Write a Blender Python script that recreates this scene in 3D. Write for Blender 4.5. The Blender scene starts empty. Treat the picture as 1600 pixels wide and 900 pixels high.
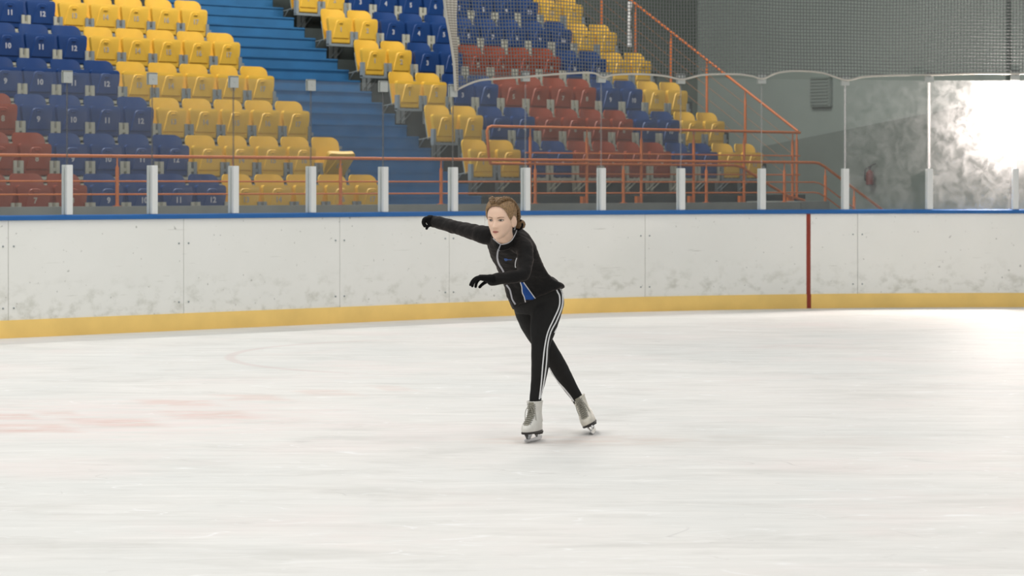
import bpy, bmesh, math, random
import numpy as np
from mathutils import Vector, Matrix, noise
from mathutils.bvhtree import BVHTree
random.seed(7)
C = bpy.context.collection
SC = bpy.context.scene
F = 3863.0; H = 1.33; YH = 290.0; TH = 0.7125

# ------------------------------------------------------------------ helpers
def lin(c):
    c = c / 255.0
    return c / 12.92 if c <= 0.04045 else ((c + 0.055) / 1.055) ** 2.4
def rgb(r, g, b): return (lin(r), lin(g), lin(b), 1)
def P(px, py, Y): return Vector(((px - 800) / F * Y, Y, H - (py - YH) / F * Y))

def new_mat(name):
    m = bpy.data.materials.new(name); m.use_nodes = True
    nt = m.node_tree
    return m, nt, nt.nodes['Principled BSDF']
def mat(name, col, rough=0.5, var=0.0, scale=8.0, metal=0.0, spec=0.5, bump=0.0, bscale=60.0):
    m, nt, b = new_mat(name)
    b.inputs['Base Color'].default_value = col
    b.inputs['Roughness'].default_value = rough
    b.inputs['Metallic'].default_value = metal
    b.inputs['Specular IOR Level'].default_value = spec
    tc = nt.nodes.new('ShaderNodeTexCoord')
    if var > 0:
        n = nt.nodes.new('ShaderNodeTexNoise'); n.inputs['Scale'].default_value = scale; n.inputs['Detail'].default_value = 5
        r = nt.nodes.new('ShaderNodeValToRGB')
        r.color_ramp.elements[0].position = 0.3; r.color_ramp.elements[1].position = 0.7
        r.color_ramp.elements[0].color = tuple(x * (1 - var) for x in col[:3]) + (1,)
        r.color_ramp.elements[1].color = tuple(min(1, x * (1 + var)) for x in col[:3]) + (1,)
        nt.links.new(tc.outputs['Object'], n.inputs['Vector'])
        nt.links.new(n.outputs['Fac'], r.inputs['Fac'])
        nt.links.new(r.outputs['Color'], b.inputs['Base Color'])
    if bump > 0:
        n2 = nt.nodes.new('ShaderNodeTexNoise'); n2.inputs['Scale'].default_value = bscale; n2.inputs['Detail'].default_value = 4
        bp = nt.nodes.new('ShaderNodeBump'); bp.inputs['Strength'].default_value = bump; bp.inputs['Distance'].default_value = 0.01
        nt.links.new(tc.outputs['Object'], n2.inputs['Vector'])
        nt.links.new(n2.outputs['Fac'], bp.inputs['Height'])
        nt.links.new(bp.outputs['Normal'], b.inputs['Normal'])
    return m

class MB:
    def __init__(s): s.v = []; s.f = []
    def add(s, vs, fs):
        o = len(s.v); s.v += [Vector(x) for x in vs]; s.f += [tuple(o + i for i in f) for f in fs]; return s
    def box(s, lo, hi, M=None):
        (a, b, c), (d, e, g) = lo, hi
        vs = [Vector(p) for p in ((a,b,c),(d,b,c),(d,e,c),(a,e,c),(a,b,g),(d,b,g),(d,e,g),(a,e,g))]
        if M is not None: vs = [M(p) for p in vs]
        return s.add(vs, [(0,3,2,1),(4,5,6,7),(0,1,5,4),(1,2,6,5),(2,3,7,6),(3,0,4,7)])
    def rings(s, rs, caps=True, closed=False):
        n = len(rs[0]); o = len(s.v)
        for r in rs: s.v += [Vector(p) for p in r]
        m = len(rs)
        for i in range(m if closed else m - 1):
            for j in range(n):
                a = o + i*n + j; b = o + i*n + (j+1) % n
                k = (i+1) % m
                s.f.append((a, b, o + k*n + (j+1) % n, o + k*n + j))
        if caps and not closed:
            s.f.append(tuple(o + j for j in reversed(range(n))))
            s.f.append(tuple(o + (m-1)*n + j for j in range(n)))
        return s
    def tube(s, pts, r, n=8, caps=True, dome=False, closed=False):
        pts = [Vector(p) for p in pts]
        rad = list(r) if hasattr(r, '__len__') else [r] * len(pts)
        if dome:
            d0 = (pts[0] - pts[1]).normalized(); d1 = (pts[-1] - pts[-2]).normalized()
            r0, r1 = rad[0], rad[-1]
            pre = [(pts[0] + d0*r0*math.sin(a), r0*math.cos(a)) for a in (1.45, 1.1, .7, .35)]
            post = [(pts[-1] + d1*r1*math.sin(a), r1*math.cos(a)) for a in (.35, .7, 1.1, 1.45)]
            pts = [p for p, _ in pre] + pts + [p for p, _ in post]
            rad = [q for _, q in pre] + rad + [q for _, q in post]
        rs = []; up = None; m = len(pts)
        for i, p in enumerate(pts):
            if closed: t = (pts[(i+1) % m] - pts[i-1]).normalized()
            else: t = (pts[min(i+1, m-1)] - pts[max(i-1, 0)]).normalized()
            if up is None:
                up = Vector((0,0,1)) if abs(t.z) < .9 else Vector((0,1,0))
            x = t.cross(up).normalized(); up = x.cross(t).normalized()
            rs.append([p + (x*math.cos(2*math.pi*k/n) + up*math.sin(2*math.pi*k/n))*rad[i] for k in range(n)])
        return s.rings(rs, caps, closed)
    def prism(s, outline, fr):
        """outline (x,z) list; fr list of (y, scale-inset) handled by caller as explicit rings"""
        return s.rings(fr)
    def ball(s, c, r, nu=16, nv=10, M=None):
        c = Vector(c); r = Vector(r) if hasattr(r, '__len__') else Vector((r, r, r)); rs = []
        for i in range(1, nv):
            a = math.pi*i/nv
            ring = []
            for k in range(nu):
                b = 2*math.pi*k/nu
                d = Vector((r.x*math.sin(a)*math.cos(b), r.y*math.sin(a)*math.sin(b), -r.z*math.cos(a)))
                ring.append(c + (M @ d if M is not None else d))
            rs.append(ring)
        return s.rings(rs)
    def build(s, name, m, parent=None, org=None, smooth=True, bevel=0.0):
        o0 = Vector(org) if org is not None else Vector((0,0,0))
        me = bpy.data.meshes.new(name)
        me.from_pydata([tuple(p - o0) for p in s.v], [], s.f)
        return link_mesh(name, me, m, parent, smooth, bevel)
def link_mesh(name, me, m, parent=None, smooth=True, bevel=0.0, fixn=True):
    if fixn:
        bm = bmesh.new(); bm.from_mesh(me); bmesh.ops.recalc_face_normals(bm, faces=bm.faces)
        if bevel > 0:
            es = [e for e in bm.edges if len(e.link_faces) == 2 and e.calc_face_angle(0) > .6]
            bmesh.ops.bevel(bm, geom=es, offset=bevel, segments=2, affect='EDGES', clamp_overlap=True)
        bm.to_mesh(me); bm.free()
    if smooth:
        me.polygons.foreach_set('use_smooth', [True]*len(me.polygons))
        try: me.set_sharp_from_angle(angle=math.radians(38))
        except Exception: pass
    me.materials.clear(); me.materials.append(m)
    o = bpy.data.objects.new(name, me); C.objects.link(o)
    if parent is not None: o.parent = parent
    return o
def tag(o, label=None, cat=None, group=None, kind=None):
    if label: o['label'] = label
    if cat: o['category'] = cat
    if group: o['group'] = group
    if kind: o['kind'] = kind
    return o
def thing(name, label, cat, loc=(0,0,0), rz=0.0, group=None):
    o = bpy.data.objects.new(name, None); C.objects.link(o)
    o.empty_display_size = .1; o.location = loc; o.rotation_euler = (0,0,rz)
    return tag(o, label, cat, group)
ORD = ['first','second','third','fourth','fifth','sixth','seventh','eighth','ninth','tenth','eleventh','twelfth','thirteenth','fourteenth']
def crom(pts, n=6):
    """Catmull-Rom through vectors (any dimension numpy rows)"""
    A = np.array(pts, float); out = []
    for i in range(len(A)-1):
        p0 = A[max(i-1,0)]; p1 = A[i]; p2 = A[i+1]; p3 = A[min(i+2,len(A)-1)]
        for k in range(n):
            t = k/n
            out.append(.5*((2*p1)+(p2-p0)*t+(2*p0-5*p1+4*p2-p3)*t*t+(3*p1-p0-3*p2+p3)*t**3))
    out.append(A[-1]); return np.array(out)

# ------------------------------------------------------------------ board curve and stand frame
bs0, bR = 2.264, 9.517; bX, bY = -2.41, 23.254
def bcurve(s, n=0.0):
    L = min(s, bs0); x = bX + L*math.cos(TH); y = bY + L*math.sin(TH)
    a = TH
    if s > bs0:
        a = TH - (s-bs0)/bR
        x += bR*(math.sin(TH)-math.sin(a)); y -= bR*(math.cos(TH)-math.cos(a))
    return Vector((x - n*math.sin(a), y + n*math.cos(a), 0)), a
_ss = np.linspace(-9, 15, 6000)
_px = np.array([800 + F*bcurve(s)[0].x/bcurve(s)[0].y for s in _ss])
def s_of(px): return float(np.interp(px, _px, _ss))
def bz(px, py, n=0.0):
    p, _ = bcurve(s_of(px), n); return H - (py-YH)/F*p.y
cT, sT = math.cos(.713), math.sin(.713); O2 = (-1.6523, 29.1425)
def W(u, v, z): return Vector((O2[0] + u*cT - v*sT, O2[1] + u*sT + v*cT, z))
def on_v(px, py, v):
    dx = (px-800)/F; Y = (v - O2[0]*sT + O2[1]*cT)/(-dx*sT + cT); X = dx*Y
    u = (X-O2[0])*cT + (Y-O2[1])*sT
    return Vector((u, v, H-(py-YH)/F*Y))
def on_u(px, py, u):
    dx = (px-800)/F; Y = (u + O2[0]*cT + O2[1]*sT)/(dx*cT + sT); X = dx*Y
    return Vector((u, -(X-O2[0])*sT + (Y-O2[1])*cT, H-(py-YH)/F*Y))
Wv = lambda p: W(p[0], p[1], p[2])
PITCH, TD, TR, GAP = .45, .7468, .4551, 2.344
Z0 = 1.082 - 1.244 + H          # number height of the lowest row

# ------------------------------------------------------------------ materials
M = {}
M['seat_yellow'] = mat('yellow seat plastic', rgb(224,178,62), .42, .06, 5)
M['seat_blue'] = mat('blue seat plastic', rgb(14,56,112), .42, .08, 5)
M['seat_red'] = mat('red seat plastic', rgb(140,58,30), .42, .06, 5)
M['frame_cream'] = mat('cream steel', rgb(186,184,168), .5)
M['frame_grey'] = mat('blue grey steel', rgb(140,148,150), .45)
M['digit'] = mat('pale number paint', rgb(190,190,196), .6)
M['digit_dim'] = mat('grey number paint', rgb(176,166,150), .6)
M['step_blue'] = mat('blue step paint', rgb(42,102,144), .6, .10, 3)
M['tier'] = mat('dark green grey concrete', rgb(52,60,58), .8, .15, 4)
M['concrete'] = mat('grey concrete', rgb(132,134,128), .85, .12, 3)
M['orange'] = mat('orange rail paint', rgb(198,106,44), .45, .08, 6)
M['cap_blue'] = mat('blue cap plastic', rgb(24,94,160), .45, .05, 5)
M['post'] = mat('white post paint', rgb(220,222,220), .4)
M['clip'] = mat('white clip plastic', rgb(176,180,176), .4)
M['stripe_red'] = mat('red board stripe', rgb(140,48,28), .5, .1, 9)
M['cord'] = mat('white cord', rgb(186,182,172), .8)
M['net'] = mat('grey net twine', rgb(112,114,114), .9)
M['wall_side'] = mat('pale grey green wall', rgb(156,166,158), .8, .05, 1.2)
M['wall_back'] = mat('grey green wall', rgb(100,109,99), .85, .05, 1.5)
M['ramp'] = mat('added dark slab grey', rgb(124,133,125), .85, .06, 1.5)  # tone of the added slab that gives the dark sloping area
M['hall'] = mat('hall floor concrete', rgb(110,110,106), .8, .1, 1)
M['vent'] = mat('dark grey vent', rgb(138,147,140), .6)
M['steel'] = mat('bright steel', rgb(200,202,205), .22, metal=1.0)
M['dark_metal'] = mat('black metal', rgb(28,28,30), .5)
M['ext_red'] = mat('red lacquer', rgb(110,42,34), .4)
M['white_cloth'] = mat('white plastic sheet', rgb(226,226,224), .5)

def m_board():
    m, nt, b = new_mat('scuffed white board')
    N = nt.nodes.new; L = nt.links.new
    tc = N('ShaderNodeTexCoord'); geo = N('ShaderNodeNewGeometry')
    sep = N('ShaderNodeSeparateXYZ'); L(geo.outputs['Position'], sep.inputs[0])
    def noise_(scale, sx, sy, sz, det=6, rough=.6):
        mp = N('ShaderNodeMapping'); mp.inputs['Scale'].default_value = (sx, sy, sz)
        n = N('ShaderNodeTexNoise'); n.inputs['Scale'].default_value = scale; n.inputs['Detail'].default_value = det; n.inputs['Roughness'].default_value = rough
        L(geo.outputs['Position'], mp.inputs['Vector']); L(mp.outputs[0], n.inputs['Vector']); return n.outputs['Fac']
    def ramp(fac, a, b_):
        r = N('ShaderNodeMapRange'); r.inputs['From Min'].default_value = a; r.inputs['From Max'].default_value = b_
        r.interpolation_type = 'SMOOTHSTEP'; L(fac, r.inputs['Value']); return r.outputs[0]
    def mul(a, k):
        n = N('ShaderNodeMath'); n.operation = 'MULTIPLY'; L(a, n.inputs[0])
        if isinstance(k, float): n.inputs[1].default_value = k
        else: L(k, n.inputs[1])
        return n.outputs[0]
    def mix(fac, c1, c2):
        n = N('ShaderNodeMix'); n.data_type = 'RGBA'; L(fac, n.inputs[0])
        if isinstance(c1, tuple): n.inputs[6].default_value = c1
        else: L(c1, n.inputs[6])
        n.inputs[7].default_value = c2; return n.outputs[2]
    low = ramp(sep.outputs['Z'], .62, .17)
    grime = mul(ramp(noise_(7, 1, 1, 1.3), .47, .72), low)
    col = mix(mul(ramp(noise_(1.3, 1, 1, 1), .3, .7), .35), rgb(238,238,233), rgb(228,229,222))
    col = mix(mul(grime, .5), col, rgb(168,168,152))
    scr = ramp(noise_(3.5, .7, .7, 16, 3, .5), .69, .76)
    col = mix(mul(scr, .4), col, rgb(150,150,136))
    dots = ramp(noise_(26, 1, 1, 1, 1, .5), .72, .82)
    col = mix(mul(dots, .55), col, rgb(110,112,100))
    L(col, b.inputs['Base Color']); b.inputs['Roughness'].default_value = .45
    b.inputs['Specular IOR Level'].default_value = .35
    return m
M['board'] = m_board()
def m_kick():
    m = mat('yellow kick plate', rgb(242,204,118), .5, .08, 2.5); return m
M['kick'] = m_kick()

def m_ice():
    m, nt, b = new_mat('rink ice')
    N = nt.nodes.new; L = nt.links.new
    geo = N('ShaderNodeNewGeometry'); sep = N('ShaderNodeSeparateXYZ'); L(geo.outputs['Position'], sep.inputs[0])
    def mth(op, a, b_=None, c=None):
        n = N('ShaderNodeMath'); n.operation = op
        for i, q in enumerate((a, b_, c)):
            if q is None: continue
            if isinstance(q, (int, float)): n.inputs[i].default_value = q
            else: L(q, n.inputs[i])
        return n.outputs[0]
    def ns(scale, rot, sx, sy, det=5, rough=.55, dist=0.0):
        mp = N('ShaderNodeMapping'); mp.inputs['Scale'].default_value = (sx, sy, 1); mp.inputs['Rotation'].default_value = (0,0,rot)
        n = N('ShaderNodeTexNoise'); n.inputs['Scale'].default_value = scale; n.inputs['Detail'].default_value = det
        n.inputs['Roughness'].default_value = rough; n.inputs['Distortion'].default_value = dist
        L(geo.outputs['Position'], mp.inputs['Vector']); L(mp.outputs[0], n.inputs['Vector']); return n.outputs['Fac']
    def ramp(fac, a, b_):
        r = N('ShaderNodeMapRange'); r.inputs['From Min'].default_value = a; r.inputs['From Max'].default_value = b_
        r.interpolation_type = 'SMOOTHSTEP'; L(fac, r.inputs['Value']); return r.outputs[0]
    def mix(fac, c1, c2):
        n = N('ShaderNodeMix'); n.data_type = 'RGBA'
        if isinstance(fac, float): n.inputs[0].default_value = fac
        else: L(fac, n.inputs[0])
        if isinstance(c1, tuple): n.inputs[6].default_value = c1
        else: L(c1, n.inputs[6])
        n.inputs[7].default_value = c2; return n.outputs[2]
    col = mix(ramp(ns(.5, .2, 1, .7), .35, .7), rgb(229,226,221), rgb(220,220,216))
    # scraped patches
    col = mix(mth('MULTIPLY', ramp(ns(1.1, .35, .8, 1.6, 8, .65, .6), .48, .72), .5), col, rgb(196,194,188))
    col = mix(mth('MULTIPLY', ramp(ns(5.0, .25, .35, 1.5, 7, .7, .4), .46, .70), .38), col, rgb(202,200,194))
    col = mix(mth('MULTIPLY', ramp(ns(3.4, -.15, .3, 1.8, 7, .7, .4), .50, .72), .45), col, rgb(246,244,240))
    col = mix(mth('MULTIPLY', ramp(ns(.8, .9, 1, 1, 4, .6), .5, .72), .4), col, rgb(232,220,216))
    # thin skate scratches
    for sc, rot, sx, sy, w, k in ((1.6, .3, .35, 1.6, .006, .5), (2.2, -.5, .4, 1.8, .006, .45), (1.2, 1.0, .35, 1.4, .005, .45), (3.2, .1, .3, 2.0, .008, .35)):
        n = ns(sc, rot, sx, sy, 2, .5, .8)
        line = ramp(mth('ABSOLUTE', mth('SUBTRACT', n, .5)), w, 0.0)
        brk = ramp(ns(2.7, rot+1, 1, 1, 3), .5, .62)
        col = mix(mth('MULTIPLY', mth('MULTIPLY', line, brk), k), col, rgb(250,250,250))
    for sc, rot, w, k in ((.9, .5, .004, .28), (1.4, -.3, .004, .25)):
        n = ns(sc, rot, .4, 1.5, 2, .5, 1.0)
        line = ramp(mth('ABSOLUTE', mth('SUBTRACT', n, .47)), w, 0.0)
        brk = ramp(ns(1.7, rot, 1, 1, 3), .52, .62)
        col = mix(mth('MULTIPLY', mth('MULTIPLY', line, brk), k), col, rgb(168,164,160))
    # faded red paint marks frozen under the ice, in two broken rows
    def mark(px, py, hx, hy, k):
        Y = H*F/(py-YH); X = (px-800)/F*Y
        nonlocal col
        dx = mth('SUBTRACT', sep.outputs['X'], X); dy = mth('SUBTRACT', sep.outputs['Y'], Y)
        # slanted parallelogram
        sx = mth('ADD', dx, mth('MULTIPLY', dy, .35))
        a = mth('ABSOLUTE', mth('DIVIDE', sx, hx)); c = mth('ABSOLUTE', mth('DIVIDE', dy, hy))
        msk = ramp(mth('MAXIMUM', a, c), 1.25, .45)
        msk = mth('MULTIPLY', msk, ramp(ns(4, .3, 1, 1.5, 5), .25, .6))
        col = mix(mth('MULTIPLY', msk, k*.85), col, rgb(212,164,148))
    for a in ((50,669,.24,.27,.62),(180,660,.26,.27,.62),(325,648,.27,.28,.55),(20,651,.14,.20,.5),(90,646,.13,.20,.35),(278,629.5,.24,.24,.5),(392,621,.22,.26,.32),(508,613.5,.2,.26,.28),(614,606.5,.12,.26,.2)):
        mark(*a)
    # faint painted circle
    cx, cy, cr = -.35, 19.4, 1.85
    d = mth('SQRT', mth('ADD', mth('POWER', mth('SUBTRACT', sep.outputs['X'], cx), 2.0), mth('POWER', mth('MULTIPLY', mth('SUBTRACT', sep.outputs['Y'], cy), .9), 2.0)))
    ring = ramp(mth('ABSOLUTE', mth('SUBTRACT', d, cr)), .06, .02)
    col = mix(mth('MULTIPLY', mth('MULTIPLY', ring, ramp(sep.outputs['X'], -.6, -1.6)), .3), col, rgb(205,180,176))
    # pinkish bloom of the paint, painted reflection under the skater, rubbed snow beside
    def blot(X, Y, rx, ry, k, c):
        nonlocal col
        dx = mth('DIVIDE', mth('SUBTRACT', sep.outputs['X'], X), rx); dy = mth('DIVIDE', mth('SUBTRACT', sep.outputs['Y'], Y), ry)
        r2 = mth('ADD', mth('MULTIPLY', dx, dx), mth('MULTIPLY', dy, dy))
        msk = mth('MULTIPLY', ramp(r2, 1.0, 0.0), ramp(ns(3, .4, 1, 2.2, 6), .3, .65))
        col = mix(mth('MULTIPLY', msk, k), col, c)
    blot(-2.2, 14.2, 1.7, 1.7, .55, rgb(234,218,214))
    blot(.35, 12.9, .75, .35, .5, rgb(214,194,182))  # reddish-brown reflection of the skater, put into the ice colour
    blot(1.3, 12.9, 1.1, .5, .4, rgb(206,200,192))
    L(col, b.inputs['Base Color'])
    rr = N('ShaderNodeMapRange'); L(ns(3, .3, .6, 2), rr.inputs['Value']); rr.inputs['To Min'].default_value = .5; rr.inputs['To Max'].default_value = .72
    L(rr.outputs[0], b.inputs['Roughness']); b.inputs['IOR'].default_value = 1.31
    b.inputs['Specular IOR Level'].default_value = .2
    bp = N('ShaderNodeBump'); bp.inputs['Strength'].default_value = .12; bp.inputs['Distance'].default_value = .004
    L(ns(14, .4, .6, 2, 6), bp.inputs['Height']); L(bp.outputs['Normal'], b.inputs['Normal'])
    return m
M['ice'] = m_ice()

def m_glass(name, haze, smudge):
    m = bpy.data.materials.new(name); m.use_nodes = True; nt = m.node_tree; nt.nodes.clear()
    N = nt.nodes.new; L = nt.links.new
    out = N('ShaderNodeOutputMaterial'); tr = N('ShaderNodeBsdfTransparent'); tr.inputs[0].default_value = (.965,.975,.97,1)
    tl = N('ShaderNodeBsdfTranslucent'); tl.inputs[0].default_value = (.92,.93,.93,1)
    df = N('ShaderNodeBsdfDiffuse'); df.inputs[0].default_value = (.85,.86,.86,1)
    hz = N('ShaderNodeMixShader'); hz.inputs[0].default_value = .5; L(tl.outputs[0], hz.inputs[1]); L(df.outputs[0], hz.inputs[2])
    geo = N('ShaderNodeNewGeometry')
    n1 = N('ShaderNodeTexNoise'); n1.inputs['Scale'].default_value = 7.5; n1.inputs['Detail'].default_value = 8; n1.inputs['Roughness'].default_value = .74; n1.inputs['Distortion'].default_value = .5
    mp = N('ShaderNodeMapping'); mp.inputs['Scale'].default_value = (1,1,.9)
    L(geo.outputs['Position'], mp.inputs[0]); L(mp.outputs[0], n1.inputs['Vector'])
    mr = N('ShaderNodeMapRange'); mr.interpolation_type = 'SMOOTHSTEP'; mr.inputs['From Min'].default_value = .34; mr.inputs['From Max'].default_value = .68
    mr.inputs['To Min'].default_value = haze*(1-smudge); mr.inputs['To Max'].default_value = haze*(1+smudge)
    L(n1.outputs['Fac'], mr.inputs['Value'])
    # curved wipe scratches
    n2 = N('ShaderNodeTexNoise'); n2.inputs['Scale'].default_value = 9; n2.inputs['Detail'].default_value = 2; n2.inputs['Distortion'].default_value = 2.2
    L(geo.outputs['Position'], n2.inputs['Vector'])
    s1 = N('ShaderNodeMath'); s1.operation = 'SUBTRACT'; L(n2.outputs['Fac'], s1.inputs[0]); s1.inputs[1].default_value = .5
    s2 = N('ShaderNodeMath'); s2.operation = 'ABSOLUTE'; L(s1.outputs[0], s2.inputs[0])
    s3 = N('ShaderNodeMapRange'); s3.inputs['From Min'].default_value = .02; s3.inputs['From Max'].default_value = 0.0; s3.inputs['To Max'].default_value = haze*smudge*.9
    L(s2.outputs[0], s3.inputs['Value'])
    sm = N('ShaderNodeMath'); sm.operation = 'ADD'; L(mr.outputs[0], sm.inputs[0]); L(s3.outputs[0], sm.inputs[1])
    mx = N('ShaderNodeMixShader'); L(sm.outputs[0], mx.inputs[0]); L(tr.outputs[0], mx.inputs[1]); L(hz.outputs[0], mx.inputs[2])
    gl = N('ShaderNodeBsdfGlossy'); gl.inputs['Roughness'].default_value = .05
    m2 = N('ShaderNodeMixShader'); m2.inputs[0].default_value = .012; L(mx.outputs[0], m2.inputs[1]); L(gl.outputs[0], m2.inputs[2])
    L(m2.outputs[0], out.inputs[0]); return m
M['glass'] = m_glass('hazy rink glass', .036, .15)
M['glass_edge'] = m_glass('lightly scratched rink glass', .050, .60)
M['glass_scratched'] = m_glass('scratched rink glass', .078, .62)
def m_seal(name, dim, k):
    m = bpy.data.materials.new(name); m.use_nodes = True; nt = m.node_tree; nt.nodes.clear()
    N = nt.nodes.new; L = nt.links.new
    out = N('ShaderNodeOutputMaterial'); tr = N('ShaderNodeBsdfTransparent'); tl = N('ShaderNodeBsdfTranslucent'); tl.inputs[0].default_value = (dim,dim,dim,1)
    df = N('ShaderNodeBsdfDiffuse'); df.inputs[0].default_value = (dim*.5,dim*.5,dim*.52,1)
    a = N('ShaderNodeMixShader'); a.inputs[0].default_value = .5; L(tl.outputs[0], a.inputs[1]); L(df.outputs[0], a.inputs[2])
    b = N('ShaderNodeMixShader'); b.inputs[0].default_value = k; L(tr.outputs[0], b.inputs[1]); L(a.outputs[0], b.inputs[2])
    L(b.outputs[0], out.inputs[0]); return m
M['seal'] = m_seal('clear joint strip', .75, .22)
M['seal_dim'] = m_seal('dull joint strip', .30, .22)
M['seal_mid'] = m_seal('grey joint strip', .55, .12)
def m_emit(name, col, st):
    m = bpy.data.materials.new(name); m.use_nodes = True; nt = m.node_tree; nt.nodes.clear()
    out = nt.nodes.new('ShaderNodeOutputMaterial'); e = nt.nodes.new('ShaderNodeEmission')
    e.inputs[0].default_value = col; e.inputs[1].default_value = st; nt.links.new(e.outputs[0], out.inputs[0]); return m

# ------------------------------------------------------------------ the setting
fl = MB()
pts = [bcurve(s, .03)[0] for s in np.arange(-9, 15.1, .25)]
pts += [Vector((14,-14,0)), Vector((-14,-14,0)), Vector((-14, 12, 0))]
fl.add(pts, [tuple(range(len(pts)))])
tag(fl.build('floor', M['ice'], smooth=False), kind='structure')
hf = MB(); hf.box((-30,-16,-.3), (30,60,-.02))
tag(hf.build('floor_hall', M['hall'], smooth=False), kind='structure')
UW = 12.0; VB = on_u(1090, 0, UW).y
wb = MB(); wb.box((-16, VB, 0), (UW+.3, VB+.3, 10), lambda p: W(*p))
tag(wb.build('wall_back', M['wall_back'], smooth=False), kind='structure')
ws = MB(); ws.box((UW, -14, 0), (UW+.3, VB, 10), lambda p: W(*p))
# pilaster strips on the side wall
for xa, xb, d in ((1549, 1583, .18), (1588, 1640, .12)):
    a = on_u(xa, 60, UW).y; b = on_u(xb, 60, UW).y
    ws.box((UW-d, min(a,b), 0), (UW+.02, max(a,b), 10), lambda p: W(*p))
tag(ws.build('wall_right', M['wall_side'], smooth=False), kind='structure')
# added slab standing in for a darker sloping area of the side wall
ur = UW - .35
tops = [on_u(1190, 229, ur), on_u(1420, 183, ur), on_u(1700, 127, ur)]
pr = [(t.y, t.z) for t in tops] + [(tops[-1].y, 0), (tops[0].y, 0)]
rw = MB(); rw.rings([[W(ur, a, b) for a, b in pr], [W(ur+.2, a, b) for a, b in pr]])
tag(rw.build('added_dark_slab', M['ramp'], smooth=False), 'dark grey sloping slab added for a darker area of the side wall', 'wall')
# vent box
a = on_u(1265, 121, UW-.08); b = on_u(1296, 167, UW-.08)
vt = thing('wall_vent', 'faint dark rectangular vent on the grey side wall', 'vent', tuple(W(UW-.04, (a.y+b.y)/2, b.z)))
mb = MB(); mb.box((UW-.08, min(a.y,b.y), b.z), (UW+.0, max(a.y,b.y), a.z), lambda p: W(*p)); mb.build('housing', M['vent'], vt, vt.location, False, .01)
mb = MB()
for k in range(9):
    z = b.z + (k+.7)*(a.z-b.z)/9.4
    mb.box((UW-.095, min(a.y,b.y)+.03, z), (UW-.079, max(a.y,b.y)-.03, z+.02), lambda p: W(*p))
mb.build('louvre', M['vent'], vt, vt.location, False)
# extinguisher
q = on_u(1359, 289, ur-.09)
ex = thing('fire_extinguisher', 'small dark red extinguisher mounted on the added dark grey sloping slab', 'fire extinguisher', tuple(W(ur-.09, q.y, q.z)))
def lathe(prof, n=16, c=(0,0,0)):
    m = MB(); m.rings([[Vector((r*math.cos(2*math.pi*k/n)+c[0], r*math.sin(2*math.pi*k/n)+c[1], z+c[2])) for k in range(n)] for r, z in prof]); return m
lathe([(.05,0),(.062,.012),(.062,.17),(.055,.2),(.025,.225),(.02,.235)]).build('cylinder_body', M['ext_red'], ex)
mb = lathe([(.018,.23),(.018,.27),(.03,.275),(.03,.29)]); mb.tube([(0,0,.285),(.05,-.02,.32),(.09,-.03,.33)], .009); mb.build('valve', M['dark_metal'], ex)
mb = MB(); mb.tube([(-.02,0,.27),(-.07,-.01,.25),(-.082,-.01,.15),(-.07,-.01,.06)], .01); mb.build('hose', M['dark_metal'], ex)
mb = MB(); mb.box((-.03,-.02,.06),(.03,.0,.12)); mb.box((-.07,-.004,.13),(.07,.09,.15)); mb.build('wall_bracket', M['dark_metal'], ex)

# ------------------------------------------------------------------ terraces, stairs, parapet
def tread(r): return Z0 + r*TR - .42
def vr(r): return r*TD - .27
ml = MB(); mr_ = MB()
for r in range(0, 9):
    zb = max(0, tread(r)-1.3)
    ml.box((-13, vr(r), zb), (.25, vr(r+1)+.03, tread(r)), lambda p: W(*p))
    mr_.box((GAP-.25, vr(r), zb), (8.05, vr(r+1)+.03, tread(r)), lambda p: W(*p))
o = thing('seating_terrace', 'dark concrete terrace under the left block of seats', 'terrace', tuple(W(-4, 1, 0)))
ml.build('tiers', M['tier'], o, o.location, False)
o = thing('seating_terrace', 'dark concrete terrace under the right block of seats', 'terrace', tuple(W(5, 1, 0)))
mr_.build('tiers', M['tier'], o, o.location, False)
st = MB(); ed = MB()
for k in range(0, 27):
    z = tread(0) + k*TR/3; v = vr(0) + k*TD/3
    st.box((.25, v, max(0, z-.5)), (GAP-.25, v+TD/3+.02, z), lambda p: W(*p))
    st.box((.25, v-.010, z-.028), (GAP-.25, v+.01, z+.001), lambda p: W(*p))
o = tag(st.build('stair_flight', M['step_blue'], smooth=False, bevel=.008), 'flight of blue painted steps between the two blocks of seats', 'stairs')
pp = MB(); pp.box((-13, -.86, -.02), (6.5, -.68, 1.113), lambda p: W(*p))
tag(pp.build('parapet_wall', M['concrete'], smooth=False, bevel=.01), 'low grey concrete parapet behind the rink glass, under the orange rail', 'wall')
ld = thing('concrete_landing', 'grey concrete landing with steps at the right end of the stand', 'landing', tuple(W(6.8,-.3,0)))
mb = MB(); mb.box((6.5,-.86,-.02),(7.08,.15,1.12), lambda p: W(*p)); mb.build('platform', M['concrete'], ld, ld.location, False, .01)
mb = MB()
for k in range(6):
    mb.box((7.08+.3*k, -.86, -.02), (7.08+.3*k+.3, .15, 1.12-.16*(k+1)), lambda p: W(*p))
mb.build('steps', M['concrete'], ld, ld.location, False)

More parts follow.
